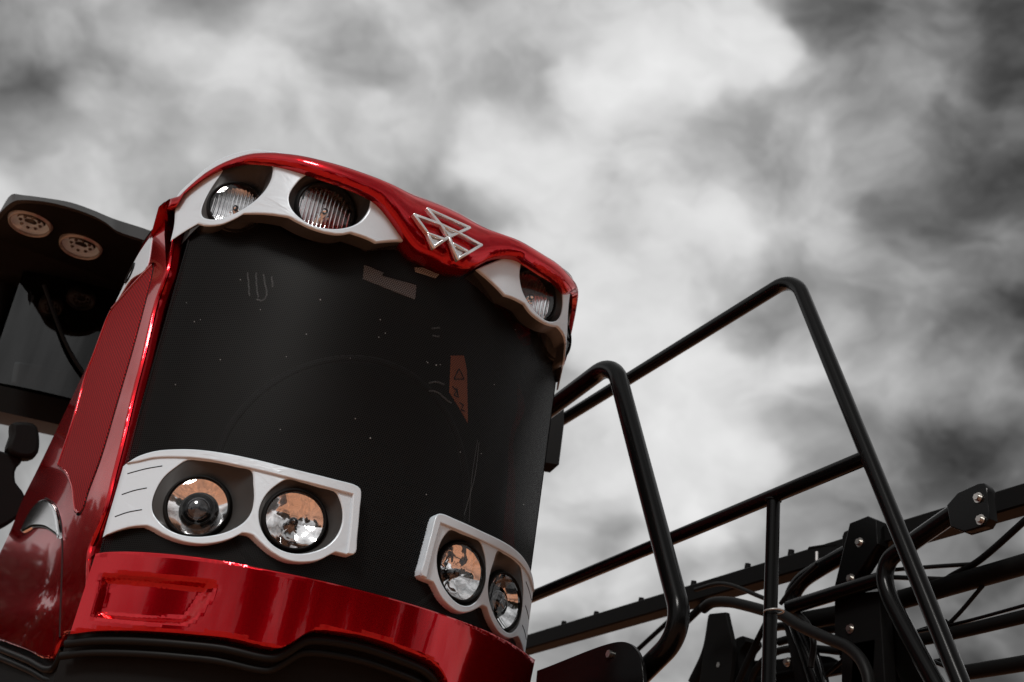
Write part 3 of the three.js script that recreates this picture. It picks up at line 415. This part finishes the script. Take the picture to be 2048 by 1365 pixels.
// lamps
function lamp(name, at, yaw, R, style, parent) {
  const g = bunch(name, parent, V(...at)); g.rotation.set(style === 'flute' ? 0.02 : -0.02, yaw, 0, 'YXZ');
  const L = (pts, n = 48) => { const q = new THREE.LatheGeometry(pts.map((p) => new THREE.Vector2(...p)), n); q.rotateX(Math.PI / 2); return q; };
  put('rim', L([[R * 0.97, -0.02], [R * 0.97, 0.006], [R * 1.0, 0.010], [R * 1.06, 0.008], [R * 1.08, 0.0], [R * 1.12, -0.004], [R * 1.12, -0.03]]), style === 'flood' ? M.grey : M.plastic, g);
  if (style === 'flute') { // fluted bowl
    const list = [], n = 13;
    for (let i = 0; i < n; i++) {
      const x0 = lerp(-R, R, i / n) * 0.96, x1 = lerp(-R, R, (i + 1) / n) * 0.96, rows = [];
      for (let k = 0; k <= 10; k++) { const row = []; for (let j = 0; j <= 4; j++) { const x = lerp(x0, x1, j / 4), h = Math.sqrt(Math.max(0, (R * 0.96) ** 2 - x * x)), y = lerp(-h, h, k / 10), rr = (x * x + y * y) / (R * R); row.push(V(x, y, -0.026 + 0.013 * rr - 0.008 * (1 - ((j - 2) / 2) ** 2))); } rows.push(row); }
      const q = grid(rows); q.computeVertexNormals(); list.push(q);
    }
    put('reflector', mergeGeometries(list), M.reflector, g);
    put('bulb', L([[0, 0.0], [R * 0.10, -0.003], [R * 0.13, -0.012], [R * 0.13, -0.04]], 20), M.chrome, g);
  } else if (style === 'bowl') {
    const rows = [], n = 36;
    for (let k = 0; k <= 12; k++) { const r = R * 0.96 * k / 12, row = []; for (let i = 0; i < n; i++) { const a = i / n * 2 * Math.PI, step = 0.004 * (Math.floor(a / (Math.PI / 3)) % 2), cut = k < 9 ? 0 : 0.006 * Math.sin(3 * a); row.push(V(r * Math.cos(a), r * Math.sin(a), -0.034 + 0.026 * (k / 12) ** 2 + step * (k / 12) + cut * (k - 8) / 4)); } rows.push(row); }
    put('reflector', finish([grid(rows, true)], 0.3), M.reflector, g);
    put('bulb', L([[0, -0.006], [R * 0.12, -0.010], [R * 0.17, -0.02], [R * 0.17, -0.05]], 24), M.darkLens, g);
  } else if (style === 'projector') {
    put('reflector', L([[R * 0.50, -0.024], [R * 0.62, -0.020], [R * 0.8, -0.011], [R * 0.96, -0.001]]), M.reflector, g);
    put('projector_ring', L([[R * 0.53, -0.045], [R * 0.53, -0.016], [R * 0.51, -0.012], [R * 0.48, -0.016], [R * 0.48, -0.03]]), M.plastic, g);
    put('projector_lens', L([[0, 0.002], [R * 0.18, 0.0], [R * 0.32, -0.005], [R * 0.42, -0.014], [R * 0.48, -0.026]]), M.darkLens, g);
  } else {
    put('reflector', L([[0, -0.012], [R * 0.3, -0.012], [R * 0.34, -0.006], [R * 0.62, -0.006], [R * 0.66, -0.010], [R * 0.96, -0.002]]), M.frosted, g);
    const dots = []; for (let i = 0; i < 8; i++) { const a = i / 8 * 2 * Math.PI, s = new THREE.SphereGeometry(R * 0.10, 12, 8); s.translate(R * 0.5 * Math.cos(a), R * 0.5 * Math.sin(a), -0.006); dots.push(s); }
    put('emitter', mergeGeometries(dots), M.darkLens, g);
  }
  const lens = L([[0, 0.016], [R * 0.3, 0.0152], [R * 0.6, 0.0128], [R * 0.85, 0.009], [R * 0.965, 0.006]]);
  put('lens', lens, M.glass, g);
  return g;
}
// recess wall from an opening back to a lamp
function recess(open, map, off, at, yaw, R) {
  const n = 64, o = turned(open, true); let c = [0, 0]; o.forEach((p) => { c[0] += p[0] / o.length; c[1] += p[1] / o.length; });
  const sorted = o.map((p) => [Math.atan2(p[1] - c[1], p[0] - c[0]), p]).sort((a, b) => a[0] - b[0]), rows = [[], [], [], [], []];
  for (let i = 0; i < n; i++) {
    const a = -Math.PI + (i + 0.5) / n * 2 * Math.PI; let k = sorted.findIndex((s) => s[0] >= a); if (k < 0) k = 0;
    const s1 = sorted[k], s0 = sorted[(k + sorted.length - 1) % sorted.length], d = ((s1[0] - s0[0]) + 2 * Math.PI) % (2 * Math.PI) || 1e-6, t = clamp((((a - s0[0]) + 2 * Math.PI) % (2 * Math.PI)) / d, 0, 1);
    const u = lerp(s0[1][0], s1[1][0], t), v = lerp(s0[1][1], s1[1][1], t), p = map(u, v, off);
    const q = V(R * 1.10 * Math.cos(a), R * 1.10 * Math.sin(a), -0.006).applyEuler(new THREE.Euler(-0.02, yaw, 0, 'YXZ')).add(V(...at));
    for (let r = 0; r < 5; r++) { const f = r / 4; rows[r].push(V(lerp(p.x, q.x, f ** 1.3), lerp(p.y, q.y, f ** 1.3), lerp(p.z, q.z, f ** 0.9))); }
  }
  return finish([grid(rows, true)], 0.9);
}
const flipAt = (p) => [-p[0], p[1], p[2]];
const upOut = smooth(T.ub), upHoles = [smooth(T.uh1), smooth(T.uh2)], loOut = smooth(T.lb), loHoles = [smooth(T.lh1), smooth(T.lh2)];
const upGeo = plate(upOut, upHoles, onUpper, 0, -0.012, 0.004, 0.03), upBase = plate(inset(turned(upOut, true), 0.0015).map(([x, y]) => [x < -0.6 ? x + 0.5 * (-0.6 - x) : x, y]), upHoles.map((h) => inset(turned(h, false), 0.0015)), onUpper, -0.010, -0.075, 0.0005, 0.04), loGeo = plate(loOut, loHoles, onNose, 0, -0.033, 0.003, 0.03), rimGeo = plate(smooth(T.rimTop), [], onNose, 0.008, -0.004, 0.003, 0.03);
const flipX = (g) => { const h = g.clone(); h.scale(-1, 1, 1); const n = h.attributes.normal; /* winding follows the mirrored sheet */ const p = h.attributes.position, u = h.attributes.uv; for (let i = 0; i < p.count; i += 3) for (const a of [p, n, u]) { for (let k = 0; k < a.itemSize; k++) { const t = a.array[(i + 1) * a.itemSize + k]; a.array[(i + 1) * a.itemSize + k] = a.array[(i + 2) * a.itemSize + k]; a.array[(i + 2) * a.itemSize + k] = t; } } return h; };
for (const side of [1, -1]) {
  const f = (g) => (side > 0 ? g : flipX(g)), at = (p) => (side > 0 ? p : flipAt(p));
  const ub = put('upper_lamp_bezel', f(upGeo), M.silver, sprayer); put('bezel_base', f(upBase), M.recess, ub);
  const U1 = T.lampU1, U2 = T.lampU2, L1 = T.lampL1, L2 = T.lampL2;
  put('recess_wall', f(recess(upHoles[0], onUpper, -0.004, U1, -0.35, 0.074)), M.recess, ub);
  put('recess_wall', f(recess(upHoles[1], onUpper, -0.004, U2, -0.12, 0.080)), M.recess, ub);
  lamp('work_headlight', at(U1), -0.35 * side, 0.074, 'flute', sprayer); lamp('work_headlight', at(U2), -0.12 * side, 0.080, 'flute', sprayer);
  const lb = put('lower_lamp_bezel', f(loGeo), M.silver, sprayer);
  put('bezel_rim', f(rimGeo), M.silver, lb);
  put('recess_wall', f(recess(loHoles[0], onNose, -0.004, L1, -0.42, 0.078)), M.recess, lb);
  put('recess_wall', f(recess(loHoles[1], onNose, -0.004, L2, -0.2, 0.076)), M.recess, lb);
  for (let i = 0; i < 3; i++) put('slit', tubeAlong(spline(T['slit' + i].map((p) => { const q = onNose(p[0], p[1], -0.0004); q.x *= side; return q; })), 0.0016, 16, 8), M.plastic, lb);
  lamp('headlight', at(L1), -0.42 * side, 0.078, 'projector', sprayer); lamp('headlight', at(L2), -0.2 * side, 0.076, 'bowl', sprayer);
}

// side panels of the hood
{
  const ridge = T.ridge, sil = T.sil.filter((p) => p[0] > T.sidebot[T.sidebot.length - 1][0]), out = smooth([...ridge.map((p, i) => [p[0], p[1], i === 0 || i === ridge.length - 1 ? 1 : 0]), ...T.sidebot.slice(1).map((p, i, a) => [p[0], p[1], i === a.length - 1 ? 1 : 0]), ...sil.slice().reverse().map((p, i) => [p[0], p[1], i === 0 ? 1 : 0])], 0.02);
  const sideGeo = plate(out, [], onSide, 0, -0.03, 0.008, 0.06), body = put('hood_side_panel', sideGeo, M.red, sprayer);
  put('hood_side_panel', flipX(sideGeo), M.red, sprayer);
  // the body turns in behind the panel
  const s = spline(sil.map((p) => onSide(p[0], p[1], -0.004))).getPoints(60);
  const inner = finish([grid([s, s.map((p) => V(p.x + 0.02, p.y + 0.004, p.z - 0.03)), s.map((p) => V(p.x + 0.09, p.y + 0.006, p.z - 0.10))])], 0.9);
  put('hood_flank', inner, M.red, sprayer); put('hood_flank', flipX(inner), M.red, sprayer);
  // dark red reveal between grille and ridge
  const rr = spline(ridge.slice(1, 13).map((p) => onSide(p[0], p[1], -0.004))).getPoints(50);
  const reveal = finish([grid([rr, rr.map((p) => V(p.x + 0.004, p.y, p.z + 0.002)), rr.map((p) => V(-0.606, p.y + 0.004, p.z - 0.012)), rr.map((p) => V(-0.58, p.y + 0.004, p.z - 0.05))])], 0.5);
  put('grille_reveal', reveal, M.red, sprayer); put('grille_reveal', flipX(reveal), M.red, sprayer);
  // mesh insert, its dark joint, and the bright edge
  const meshOut = smooth(T.mesh, 0.012), joint = inset(turned(meshOut, true), -0.006), trim = inset(turned(meshOut, true), -0.004);
  put('panel_joint', plate(joint, [], onSide, 0.0012, -0.01, 0.0005, 0.06), M.plastic, body);
  put('mesh_insert', plate(meshOut, [], onSide, 0.003, -0.01, 0.001, 0.06), M.redMesh, body);
  put('edge_trim', tubeAlong(spline(T.mesh.slice(13, 19).map((p) => onSide(p[0], p[1], 0.001))), 0.006, 40, 8), M.red, body);
  put('edge_trim', tubeAlong(spline([T.mesh[18], T.mesh[19], T.mesh[0]].map((p) => onSide(p[0] + 0.006, p[1] + 0.004, 0.001))), 0.007, 30, 8), M.red, body);
  put('edge_trim', tubeAlong(spline(T.mesh.slice(9, 14).map((p) => onSide(p[0], p[1], 0.001))), 0.006, 30, 8), M.red, body);
  const np = put('name_plate', plate(smooth(T.name, 0.02), [], onSide, 0.002, -0.006, 0.001, 0.06), M.silver, body);
  put('name_mark', tubeAlong(new THREE.CatmullRomCurve3(T.nameMark.map((p) => onSide(p[0], p[1], 0.003)), true), 0.004, 40, 8), M.plastic, np);
  put('panel_gap', tubeAlong(spline(T.gap.map((p) => onSide(p[0], p[1], -0.001))), 0.0035, 60, 8), M.plastic, body);
  put('panel_gap', tubeAlong(spline(T.hoodgap.map((p) => onSide(p[0], p[1], -0.001))), 0.004, 30, 8), M.plastic, body);
  // scoop and the two facets of the fender
  put('side_scoop', plate(smooth(T.cap, 0.012), [], (u, v, o) => onSide(u, v, o), 0.012, -0.01, 0.010, 0.05), M.chrome, body);
}

// bumper
{
  const even = (a, n) => { let b = a; for (let r = 0; r < n; r++) b = b.map((p, i) => (i && i < b.length - 1 ? [p[0], 0.25 * b[i - 1][1] + 0.5 * p[1] + 0.25 * b[i + 1][1]] : p)); return b; };
  const top = even(T.bumpTop, 3), bot = T.bumpBot.filter((p) => p[0] < 0.3), N = 260, rows = [];
  const xs = Array.from({ length: N + 1 }, (_, i) => lerp(-0.640, 0.69, i / N));
  const botR = [...bot, [0.34, 1.745], [0.45, 1.735], [0.69, 1.74]], pock = turned(smooth(T.pocket, 0.01), true);
  const dist = (x, y) => { let d = 1, inside = false; for (let i = 0, j = pock.length - 1; i < pock.length; j = i++) { const [ax, ay] = pock[i], [bx, by] = pock[j]; if ((ay > y) !== (by > y) && x < (bx - ax) * (y - ay) / (by - ay) + ax) inside = !inside; const t = clamp(((x - ax) * (bx - ax) + (y - ay) * (by - ay)) / ((bx - ax) ** 2 + (by - ay) ** 2 || 1), 0, 1); d = Math.min(d, Math.hypot(x - ax - t * (bx - ax), y - ay - t * (by - ay))); } return inside ? d : -d; };
  const K = 72;
  rows.push(xs.map((x) => onBump(x, interp(top, x) - 0.004, -0.08)), xs.map((x) => onBump(x, interp(top, x), -0.012)), xs.map((x) => onBump(x, interp(top, x), -0.004)));
  for (let k = 0; k <= K; k++) rows.push(xs.map((x) => { const a = interp(top, x), b = interp(botR, x), y = lerp(a - 0.004, b + 0.004, k / K), d = dist(x, y); const s = clamp(d / 0.024, 0, 1); return onBump(x, y, -0.028 * s * s * (3 - 2 * s)); }));
  rows.push(xs.map((x) => onBump(x, interp(botR, x), -0.004)), xs.map((x) => onBump(x, interp(botR, x), -0.06)));
  put('bumper', finish([grid(rows)], 0.8), M.red, sprayer);
  // rounded ends run back along the sides
  for (const s of [1, -1]) {
    const end = [0, 0.03, 0.1, 0.3, 0.8].map((b, i) => Array.from({ length: 12 }, (_, k) => { const y = lerp(1.74, s > 0 ? interp(top, 0.69) : 1.947, k / 11), x = s > 0 ? 0.69 : 0.642; return V(s * (x + [0, 0.003, 0.002, -0.01, -0.03][i]), y, zBump(x, y) - b); }));
    if (s > 0) put('bumper_corner', finish([grid(end)], 0.9), M.red, sprayer);
  }
  // seals under the bumper
  for (const [dy, o, r] of [[-0.022, -0.03, 0.011], [-0.05, -0.045, 0.010]]) put('rubber_seal', tubeAlong(spline(botR.map(([x, y]) => onBump(x, y + dy, o))), r, 160, 10), M.rubber, sprayer);
  for (const [dy, o] of [[-0.025, -0.015], [-0.05, -0.025]]) put('rubber_seal', tubeAlong(spline(T.sidebot.slice(1).map(([z, y]) => onSide(z, y + dy, o))), 0.010, 60, 10), M.rubber, sprayer);
  const belly = [];
  for (let k = 0; k <= 6; k++) belly.push(Array.from({ length: 41 }, (_, i) => { const x = lerp(-0.63, 0.66, i / 40), y = lerp(1.95, 1.45, k / 6); return onBump(x, y, -0.085); }));
  put('belly_panel', finish([grid(belly)], 0.9), M.plastic, sprayer);
  const under = put('belly_box', new RoundedBoxGeometry(1.22, 0.5, 1.9, 2, 0.03), M.plastic, sprayer); under.position.set(0, 1.66, -1.5);
}

// cab
{
  const cab = bunch('cab', sprayer);
  const front = T.roofFront.map((p) => V(p[0], 3.5, p[1])), top = T.roofTop.map((p) => V(...p));
  const whole = (a) => { const c = spline(a).getPoints(40).filter((p) => p.x < -0.44); return [...c, ...c.slice().reverse().map((p) => V(-p.x, p.y, p.z))]; };
  const lowE = whole(front), topE = whole(top);
  const back = (a, dy) => a.map((p) => V(p.x * 0.96, 3.5 + dy, -3.6));
  put('roof', finish([grid([lowE.map((p) => V(p.x * 0.985, p.y + 0.004, p.z - 0.03)), lowE, topE, topE.map((p) => V(p.x * 0.97, p.y + 0.03, p.z - 0.15)), topE.map((p) => V(p.x * 0.9, p.y + 0.07, -2.4)), topE.map((p) => V(p.x * 0.9, 3.60, -3.15))])], 0.6), M.roof, cab);
  put('roof_underside', finish([grid([lowE.map((p) => V(p.x * 0.985, p.y + 0.003, p.z - 0.028)), lowE.map((p) => V(p.x * 0.98, 3.505, -2.25)), lowE.map((p) => V(p.x * 0.95, 3.42, -2.36)), lowE.map((p) => V(p.x * 0.95, 3.45, -3.15))])], 0.4), M.plastic, cab);
  for (const p of [T.cabLamp1, T.cabLamp2]) {
    const l = lamp('roof_work_light', [0, 0, 0], 0, 0.076, 'flood', cab); l.position.set(p[0], 3.494, p[2]); l.rotation.set(Math.PI / 2 - 0.12, 0, 0);
  }
  // windscreen between pillars
  const ws = []; for (let k = 0; k <= 6; k++) ws.push(Array.from({ length: 25 }, (_, i) => { const t = i / 24 * 2 - 1, y = lerp(2.93, 3.44, k / 6); return V(0.86 * t, y, -2.16 - 0.10 * t * t * t * t - 0.06 * t * t + (3.44 - y) * 0.10); }));
  put('windscreen', finish([grid(ws)], 0.9), M.cabGlass, cab);
  for (const s of [-1, 1]) {
    put('cab_pillar', tubeAlong(spline([V(s * 0.9, 3.46, -2.5), V(s * 0.9, 3.1, -2.47), V(s * 0.88, 2.95, -2.46)]), 0.045, 30, 12), M.plastic, cab);
    put('cab_pillar', tubeAlong(spline([V(s * 0.9, 3.46, -3.1), V(s * 0.88, 3.04, -3.1)]), 0.06, 20, 12), M.plastic, cab);
    const sg = finish([grid([[V(s * 0.905, 2.98, -2.46), V(s * 0.905, 3.1, -3.1)], [V(s * 0.91, 3.44, -2.5), V(s * 0.91, 3.44, -3.1)]])]); put('side_window', sg, M.cabGlass, cab);
  }
  put('cab_floor', finish([grid([[-2.26, 2.98], [-2.28, 2.88], [-2.6, 2.93], [-3.02, 3.05], [-3.04, 3.48]].map(([z, y]) => [-0.92, -0.3, 0.3, 0.92].map((x) => V(x, y, z - (Math.abs(x) > 0.5 ? 0.2 : 0)))))], 0.3), M.plastic, cab);
  const pd = put('cab_pedestal', new RoundedBoxGeometry(0.7, 1.5, 0.7, 2, 0.03), M.plastic, cab); pd.position.set(0.1, 2.2, -2.72);
  put('side_mirror', plate(smooth(T.mirA, 0.02), [], (u, v, o) => V(u, v, -2.0 + o), 0.03, -0.03, 0.015, 0, true), M.plastic, cab);
  put('mirror_bracket', plate(smooth(T.mirB, 0.02), [], (u, v, o) => V(u, v, -2.03 + o), 0.03, -0.03, 0.010, 0, true), M.plastic, cab);
  // sun blind, seat, steering column
  const blind = put('sun_blind', plate(smooth(T.visor1, 0.02), [], (u, v, o) => V(u, v, -2.30 + o), 0.03, -0.03, 0.015, 0.05), M.plastic, cab);
  const seat = bunch('seat', cab); const sb = put('backrest', new RoundedBoxGeometry(0.52, 0.5, 0.14, 3, 0.05), M.rubber, seat); sb.position.set(-0.15, 3.15, -2.95); const sc = put('cushion', new RoundedBoxGeometry(0.52, 0.14, 0.5, 3, 0.05), M.rubber, seat); sc.position.set(-0.15, 3.08, -2.75);
  for (const [x, y, z] of [[-0.70, 3.06, -2.42], [-0.60, 3.10, -2.5]]) { const d = put('display_unit', new RoundedBoxGeometry(0.13, 0.09, 0.04, 2, 0.01), M.dull, cab); d.position.set(x, y, z); d.rotation.set(0.2, 0.4, 0.2); }
  put('wiper', tubeAlong(spline([V(-0.45, 2.96, -2.12), V(-0.62, 3.12, -2.15), V(-0.78, 3.36, -2.2)]), 0.008, 20, 8), M.plastic, cab);
  const wheel = put('steering_wheel', new THREE.TorusGeometry(0.2, 0.016, 10, 40), M.rubber, cab); wheel.position.set(-0.15, 3.14, -2.5); wheel.rotation.x = -1.0;
}

// right-hand rails
{
  const ra = put('access_handrail', tubeAlong(filleted(T.railA.slice(0, 3).concat([T.railA[4]]).map((p) => V(0.85, p[1], p[0])), 0.10), 0.031, 160, 20), M.black, sprayer);
  put('step_plate', plate(smooth(T.plateA.map((p, i) => (i > 4 ? [p[0], 1.64, 1] : p)), 0.02), [], atX(0.8), 0.006, -0.006, 0.002, 0, true), M.black, sprayer);
  const b = put('plate_bolt', new THREE.CylinderGeometry(0.012, 0.012, 0.012, 6), M.steel, sprayer); b.rotation.z = Math.PI / 2; b.position.set(0.79, T.plateBolt[1], T.plateBolt[2]);
  const g = bunch('walkway_handrail', sprayer), P = (p) => V(1.2, p[1], p[0]);
  put('hoop', tubeAlong(filleted([...T.railB.slice(0, 2), T.railB[2].map((v, i) => v + (i ? -0.28 : 0.15))].map(P), 0.09), 0.0235, 160, 20), M.black, g);
  put('mid_rail', straight(P(T.railM[0]), P(T.railM[1]), 0.0225, 20), M.black, g);
  put('post', straight(P(T.railP[0]), V(1.2, 1.62, T.railP[1][0]), 0.0205, 20), M.black, g);
  for (const [p, tilt] of [[V(1.2, T.railP[0][1] - 0.022, T.railP[0][0]), 0], [P(T.railM[1]), 1.35]]) { const w = put('weld_bead', new THREE.TorusGeometry(0.0215, 0.0042, 8, 28), M.frame, g); w.position.copy(p); w.rotation.x = Math.PI / 2 - tilt; }
  const tie = put('cable_tie', new THREE.TorusGeometry(0.028, 0.003, 8, 32), M.grey, g); tie.position.set(...T.tie); tie.rotation.set(Math.PI / 2 - 0.1, 0.12, 0);
  const m = T.mirR; put('mirror', finish([grid([m.map((p) => V(p[0], p[1], p[2])), m.map((p) => V(p[0] - 0.12, p[1], p[2] - 0.06))])], 0.5), M.plastic, sprayer);
  const deck = put('walkway', new RoundedBoxGeometry(0.56, 0.05, 3.0, 2, 0.01), M.frame, sprayer); deck.position.set(0.96, 1.61, -0.42);
  for (const z of [-1.6, -0.6]) { const br = put('walkway_bracket', new RoundedBoxGeometry(0.6, 0.08, 0.08, 2, 0.01), M.frame, sprayer); br.position.set(0.9, 1.56, z); }
}

// chassis and wheels, below the picture
{
  for (const s of [-1, 1]) { const rail = put('chassis_rail', new RoundedBoxGeometry(0.12, 0.22, 5.2, 2, 0.02), M.frame, sprayer); rail.position.set(s * 0.42, 1.36, -2.9); }
  const R = 0.86, prof = [[0.46, -0.17], [0.62, -0.21], [0.78, -0.2], [0.84, -0.16], [R, -0.08], [R, 0.08], [0.84, 0.16], [0.78, 0.2], [0.62, 0.21], [0.46, 0.17]].map((p) => new THREE.Vector2(...p));
  const tyre = new THREE.LatheGeometry(prof, 64), rim = new THREE.LatheGeometry([[0.0, -0.05], [0.18, -0.05], [0.2, 0.02], [0.4, 0.04], [0.47, 0.16], [0.47, -0.16]].map((p) => new THREE.Vector2(...p)), 48);
  const lugs = []; for (let i = 0; i < 44; i++) { const l = new THREE.BoxGeometry(0.05, 0.22, 0.06); l.rotateX(i % 2 ? 0.6 : -0.6); l.translate(R + 0.012, i % 2 ? 0.09 : -0.09, 0); l.rotateY(i / 44 * 2 * Math.PI); lugs.push(l); }
  const lug = mergeGeometries(lugs);
  for (const [s, z] of [[-1, -1.9], [1, -1.9], [-1, -5.0], [1, -5.0]]) {
    const w = bunch('wheel', sprayer, V(s * 1.45, 0.885, z)); w.rotation.z = -Math.PI / 2 * s;
    put('tyre', tyre, M.rubber, w); put('rim', rim, M.grey, w); put('tread', lug, M.rubber, w);
    put('axle_leg', straight(V(s * 0.45, 1.36, z), V(s * 1.4, 1.36, z), 0.06), M.frame, sprayer); put('wheel_leg', straight(V(s * 1.2, 1.4, z), V(s * 1.2, 0.85, z), 0.06), M.frame, sprayer); put('axle_stub', straight(V(s * 1.16, 0.885, z), V(s * 1.45, 0.885, z), 0.08), M.frame, sprayer);
  }
}

// ------------------------------------------------------------------ the folded boom on the right
{
  const B = T.boom, boom = bunch('spray_boom', scene); label(boom, 'folded black steel spray boom with hoses and bolted brackets behind the handrails', 'boom');
  const P = (a) => a.map((p) => V(...p));
  const pipe = (key, name, m = M.frame) => put(name, tubeAlong(spline(P(B[key].p)), B[key].r * 1.08, 100, 14), m, boom);
  // square main beam
  { const a = P(B.main.p), r = 0.038; const ring = []; for (const [sx, sy] of [[-1, -1], [1, -1], [1, 1], [-1, 1]]) { const e = sx * sy > 0 ? [[sx * r, sy * r * 0.86], [sx * r * 0.86, sy * r]] : [[sx * r * 0.86, sy * r], [sx * r, sy * r * 0.86]]; ring.push(...e); }
    const pts = spline(a).getPoints(60); put('main_beam', finish([grid(pts.map((p) => ring.map(([x, y]) => V(p.x + x, p.y + y, p.z))), true)], 0.5), M.frame, boom); }
  for (const k of ['chord1', 'chord2', 'chord3']) pipe(k, 'truss_tube');
  for (const k of ['chord4', 'chord5', 'chord6']) pipe(k, 'cross_tube');
  for (const k of ['chord2b', 'chord3b']) pipe(k, 'spray_line', M.black);
  for (const k of ['u1', 'u2', 'u3']) pipe(k, 'cradle_tube', M.black);
  pipe('hose', 'hose', M.rubber);
  for (const k of ['d1', 'd3', 'd6', 'd7', 'd12', 'h1', 'h2', 'h3', 'h4', 'h5']) pipe(k, 'hose', M.rubber);
  for (const k of ['d2', 'd4', 'd5', 'd8', 'd9', 'd10', 'd11']) pipe(k, 'brace');
  pipe('pin', 'lock_pin', M.pale); pipe('pinr', 'lock_pin', M.orange);
  const flat = (key, name, t, m = M.frame) => put(name, plate(smooth(B[key].o, 0.02), [], atX(B[key].x), t / 2, -t / 2, 0.004, 0, true), m, boom);
  flat('upright', 'cradle_upright', 0.05, M.black); flat('upright2', 'cradle_upright', 0.05); flat('bracket', 'hinge_plate', 0.035, M.black); flat('lug', 'lug', 0.03); flat('gusset', 'gusset', 0.02); flat('leg1', 'cradle_leg', 0.05); flat('leg2', 'cradle_leg', 0.05); flat('gusset2', 'gusset', 0.02); flat('gusset3', 'gusset', 0.02); flat('motor', 'hydraulic_block', 0.08); flat('strap', 'strap', 0.02); flat('collar', 'collar', 0.06);
  const zu = B.upright2.o[1][0] - 0.06;
  for (const [w, h, d, x, y, z] of [[0.05, 0.85, 0.12, 1.9, 1.95, zu], [1.6, 0.1, 0.14, 1.18, 1.5, zu]]) { const o = put('cradle_post', new RoundedBoxGeometry(w, h, d, 2, 0.01), M.frame, boom); o.position.set(x, y, z); }
  for (const p of B.bolts) { const o = bunch('bolt', boom, V(...p)); const h = put('bolt_head', new THREE.CylinderGeometry(0.011, 0.011, 0.012, 6), M.steel, o); h.rotation.z = Math.PI / 2; h.position.x = -0.006; const w = put('washer', new THREE.CylinderGeometry(0.017, 0.017, 0.003, 20), M.steel, o); w.rotation.z = Math.PI / 2; }
  for (const p of B.studs) { const o = put('stud', new THREE.CylinderGeometry(0.012, 0.016, 0.05, 10), M.frame, boom); o.position.set(p[0], p[1] + 0.005, p[2]); }
}
// ------------------------------------------------------------------ what the paint and lamps mirror: trees round the yard
{
  const bark = new THREE.MeshStandardMaterial({ color: lin(0.07, 0.055, 0.045), roughness: 0.9 });
  const leaf = new THREE.MeshStandardMaterial({ color: lin(0.030, 0.036, 0.024), roughness: 1, side: THREE.DoubleSide });
  const tree = bunch('leafy_tree', scene);
  const limbs = []; const H = 8.5;
  limbs.push(tubeAlong(spline([V(0, -0.1, 0), V(0.1, 2, 0.05), V(0, 4.2, -0.1), V(0.15, 6.6, 0)]), 0.17, 24, 8));
  for (let i = 0; i < 9; i++) { const a = i * 2.4, y = 2.2 + i * 0.42; limbs.push(tubeAlong(spline([V(0, y, 0), V(0.9 * Math.cos(a), y + 0.7, 0.9 * Math.sin(a)), V(1.9 * Math.cos(a), y + 1.7, 1.9 * Math.sin(a))]), 0.06, 10, 6)); }
  put('trunk', finish(limbs, 0.9), bark, tree);
  const pos = [], q = new THREE.Quaternion(), clumps = Array.from({ length: 64 }, () => { const a = rnd() * 6.283, y = 2.0 + 6.3 * rnd(), r = 2.5 * Math.sqrt(rnd()) * Math.sin(Math.PI * clamp((y - 1.2) / 7.6, 0.08, 0.97)); return V(r * Math.cos(a), y, r * Math.sin(a)); });
  for (const cpt of clumps) for (let i = 0; i < 190; i++) {
    const s = 0.14 + 0.14 * rnd(), p = V(rnd() + rnd() - 1, (rnd() + rnd() - 1) * 0.8, rnd() + rnd() - 1).multiplyScalar(0.95).add(cpt);
    q.set(rnd() - 0.5, rnd() - 0.5, rnd() - 0.5, rnd() - 0.5).normalize();
    const c4 = [V(-s, 0, 0), V(0, -s * 0.55, 0.02), V(s, 0, 0), V(0, s * 0.55, 0.02)].map((v) => v.applyQuaternion(q).add(p));
    for (const k of [0, 1, 2, 0, 2, 3]) pos.push(c4[k].x, c4[k].y, c4[k].z);
  }
  const lg = new THREE.BufferGeometry(); lg.setAttribute('position', new THREE.Float32BufferAttribute(pos, 3)); lg.computeVertexNormals();
  put('crown', lg, leaf, tree);
  const spots = [[-2.6, -16, 0.62], [-4.6, -14.8, 0.68], [-6.4, -13.4, 0.6], [-8.2, -12, 0.66], [-10.4, -10.4, 0.62], [-12.5, -6, 0.6], [-13, 5, 0.5], [-10, 12, 0.7], [-6.8, 15, 0.66], [-3.6, 17, 0.8], [-0.6, 18, 0.76], [2.2, 18.4, 0.94], [5, 17.6, 0.8], [8, 16.4, 0.92], [12, 14.5, 0.8]];
  spots.forEach(([x, z, k], i) => { const o = i ? tree.clone() : tree; if (i) { o.name = 'leafy_tree_' + String(i).padStart(3, '0'); scene.add(o); } o.position.set(x, 0, z); o.rotation.y = i * 1.9; o.scale.setScalar(k); label(o, 'dark green leafy tree in the row round the yard', 'tree', { group: 'trees round the yard' }); });
}
renderer.render(scene, camera);
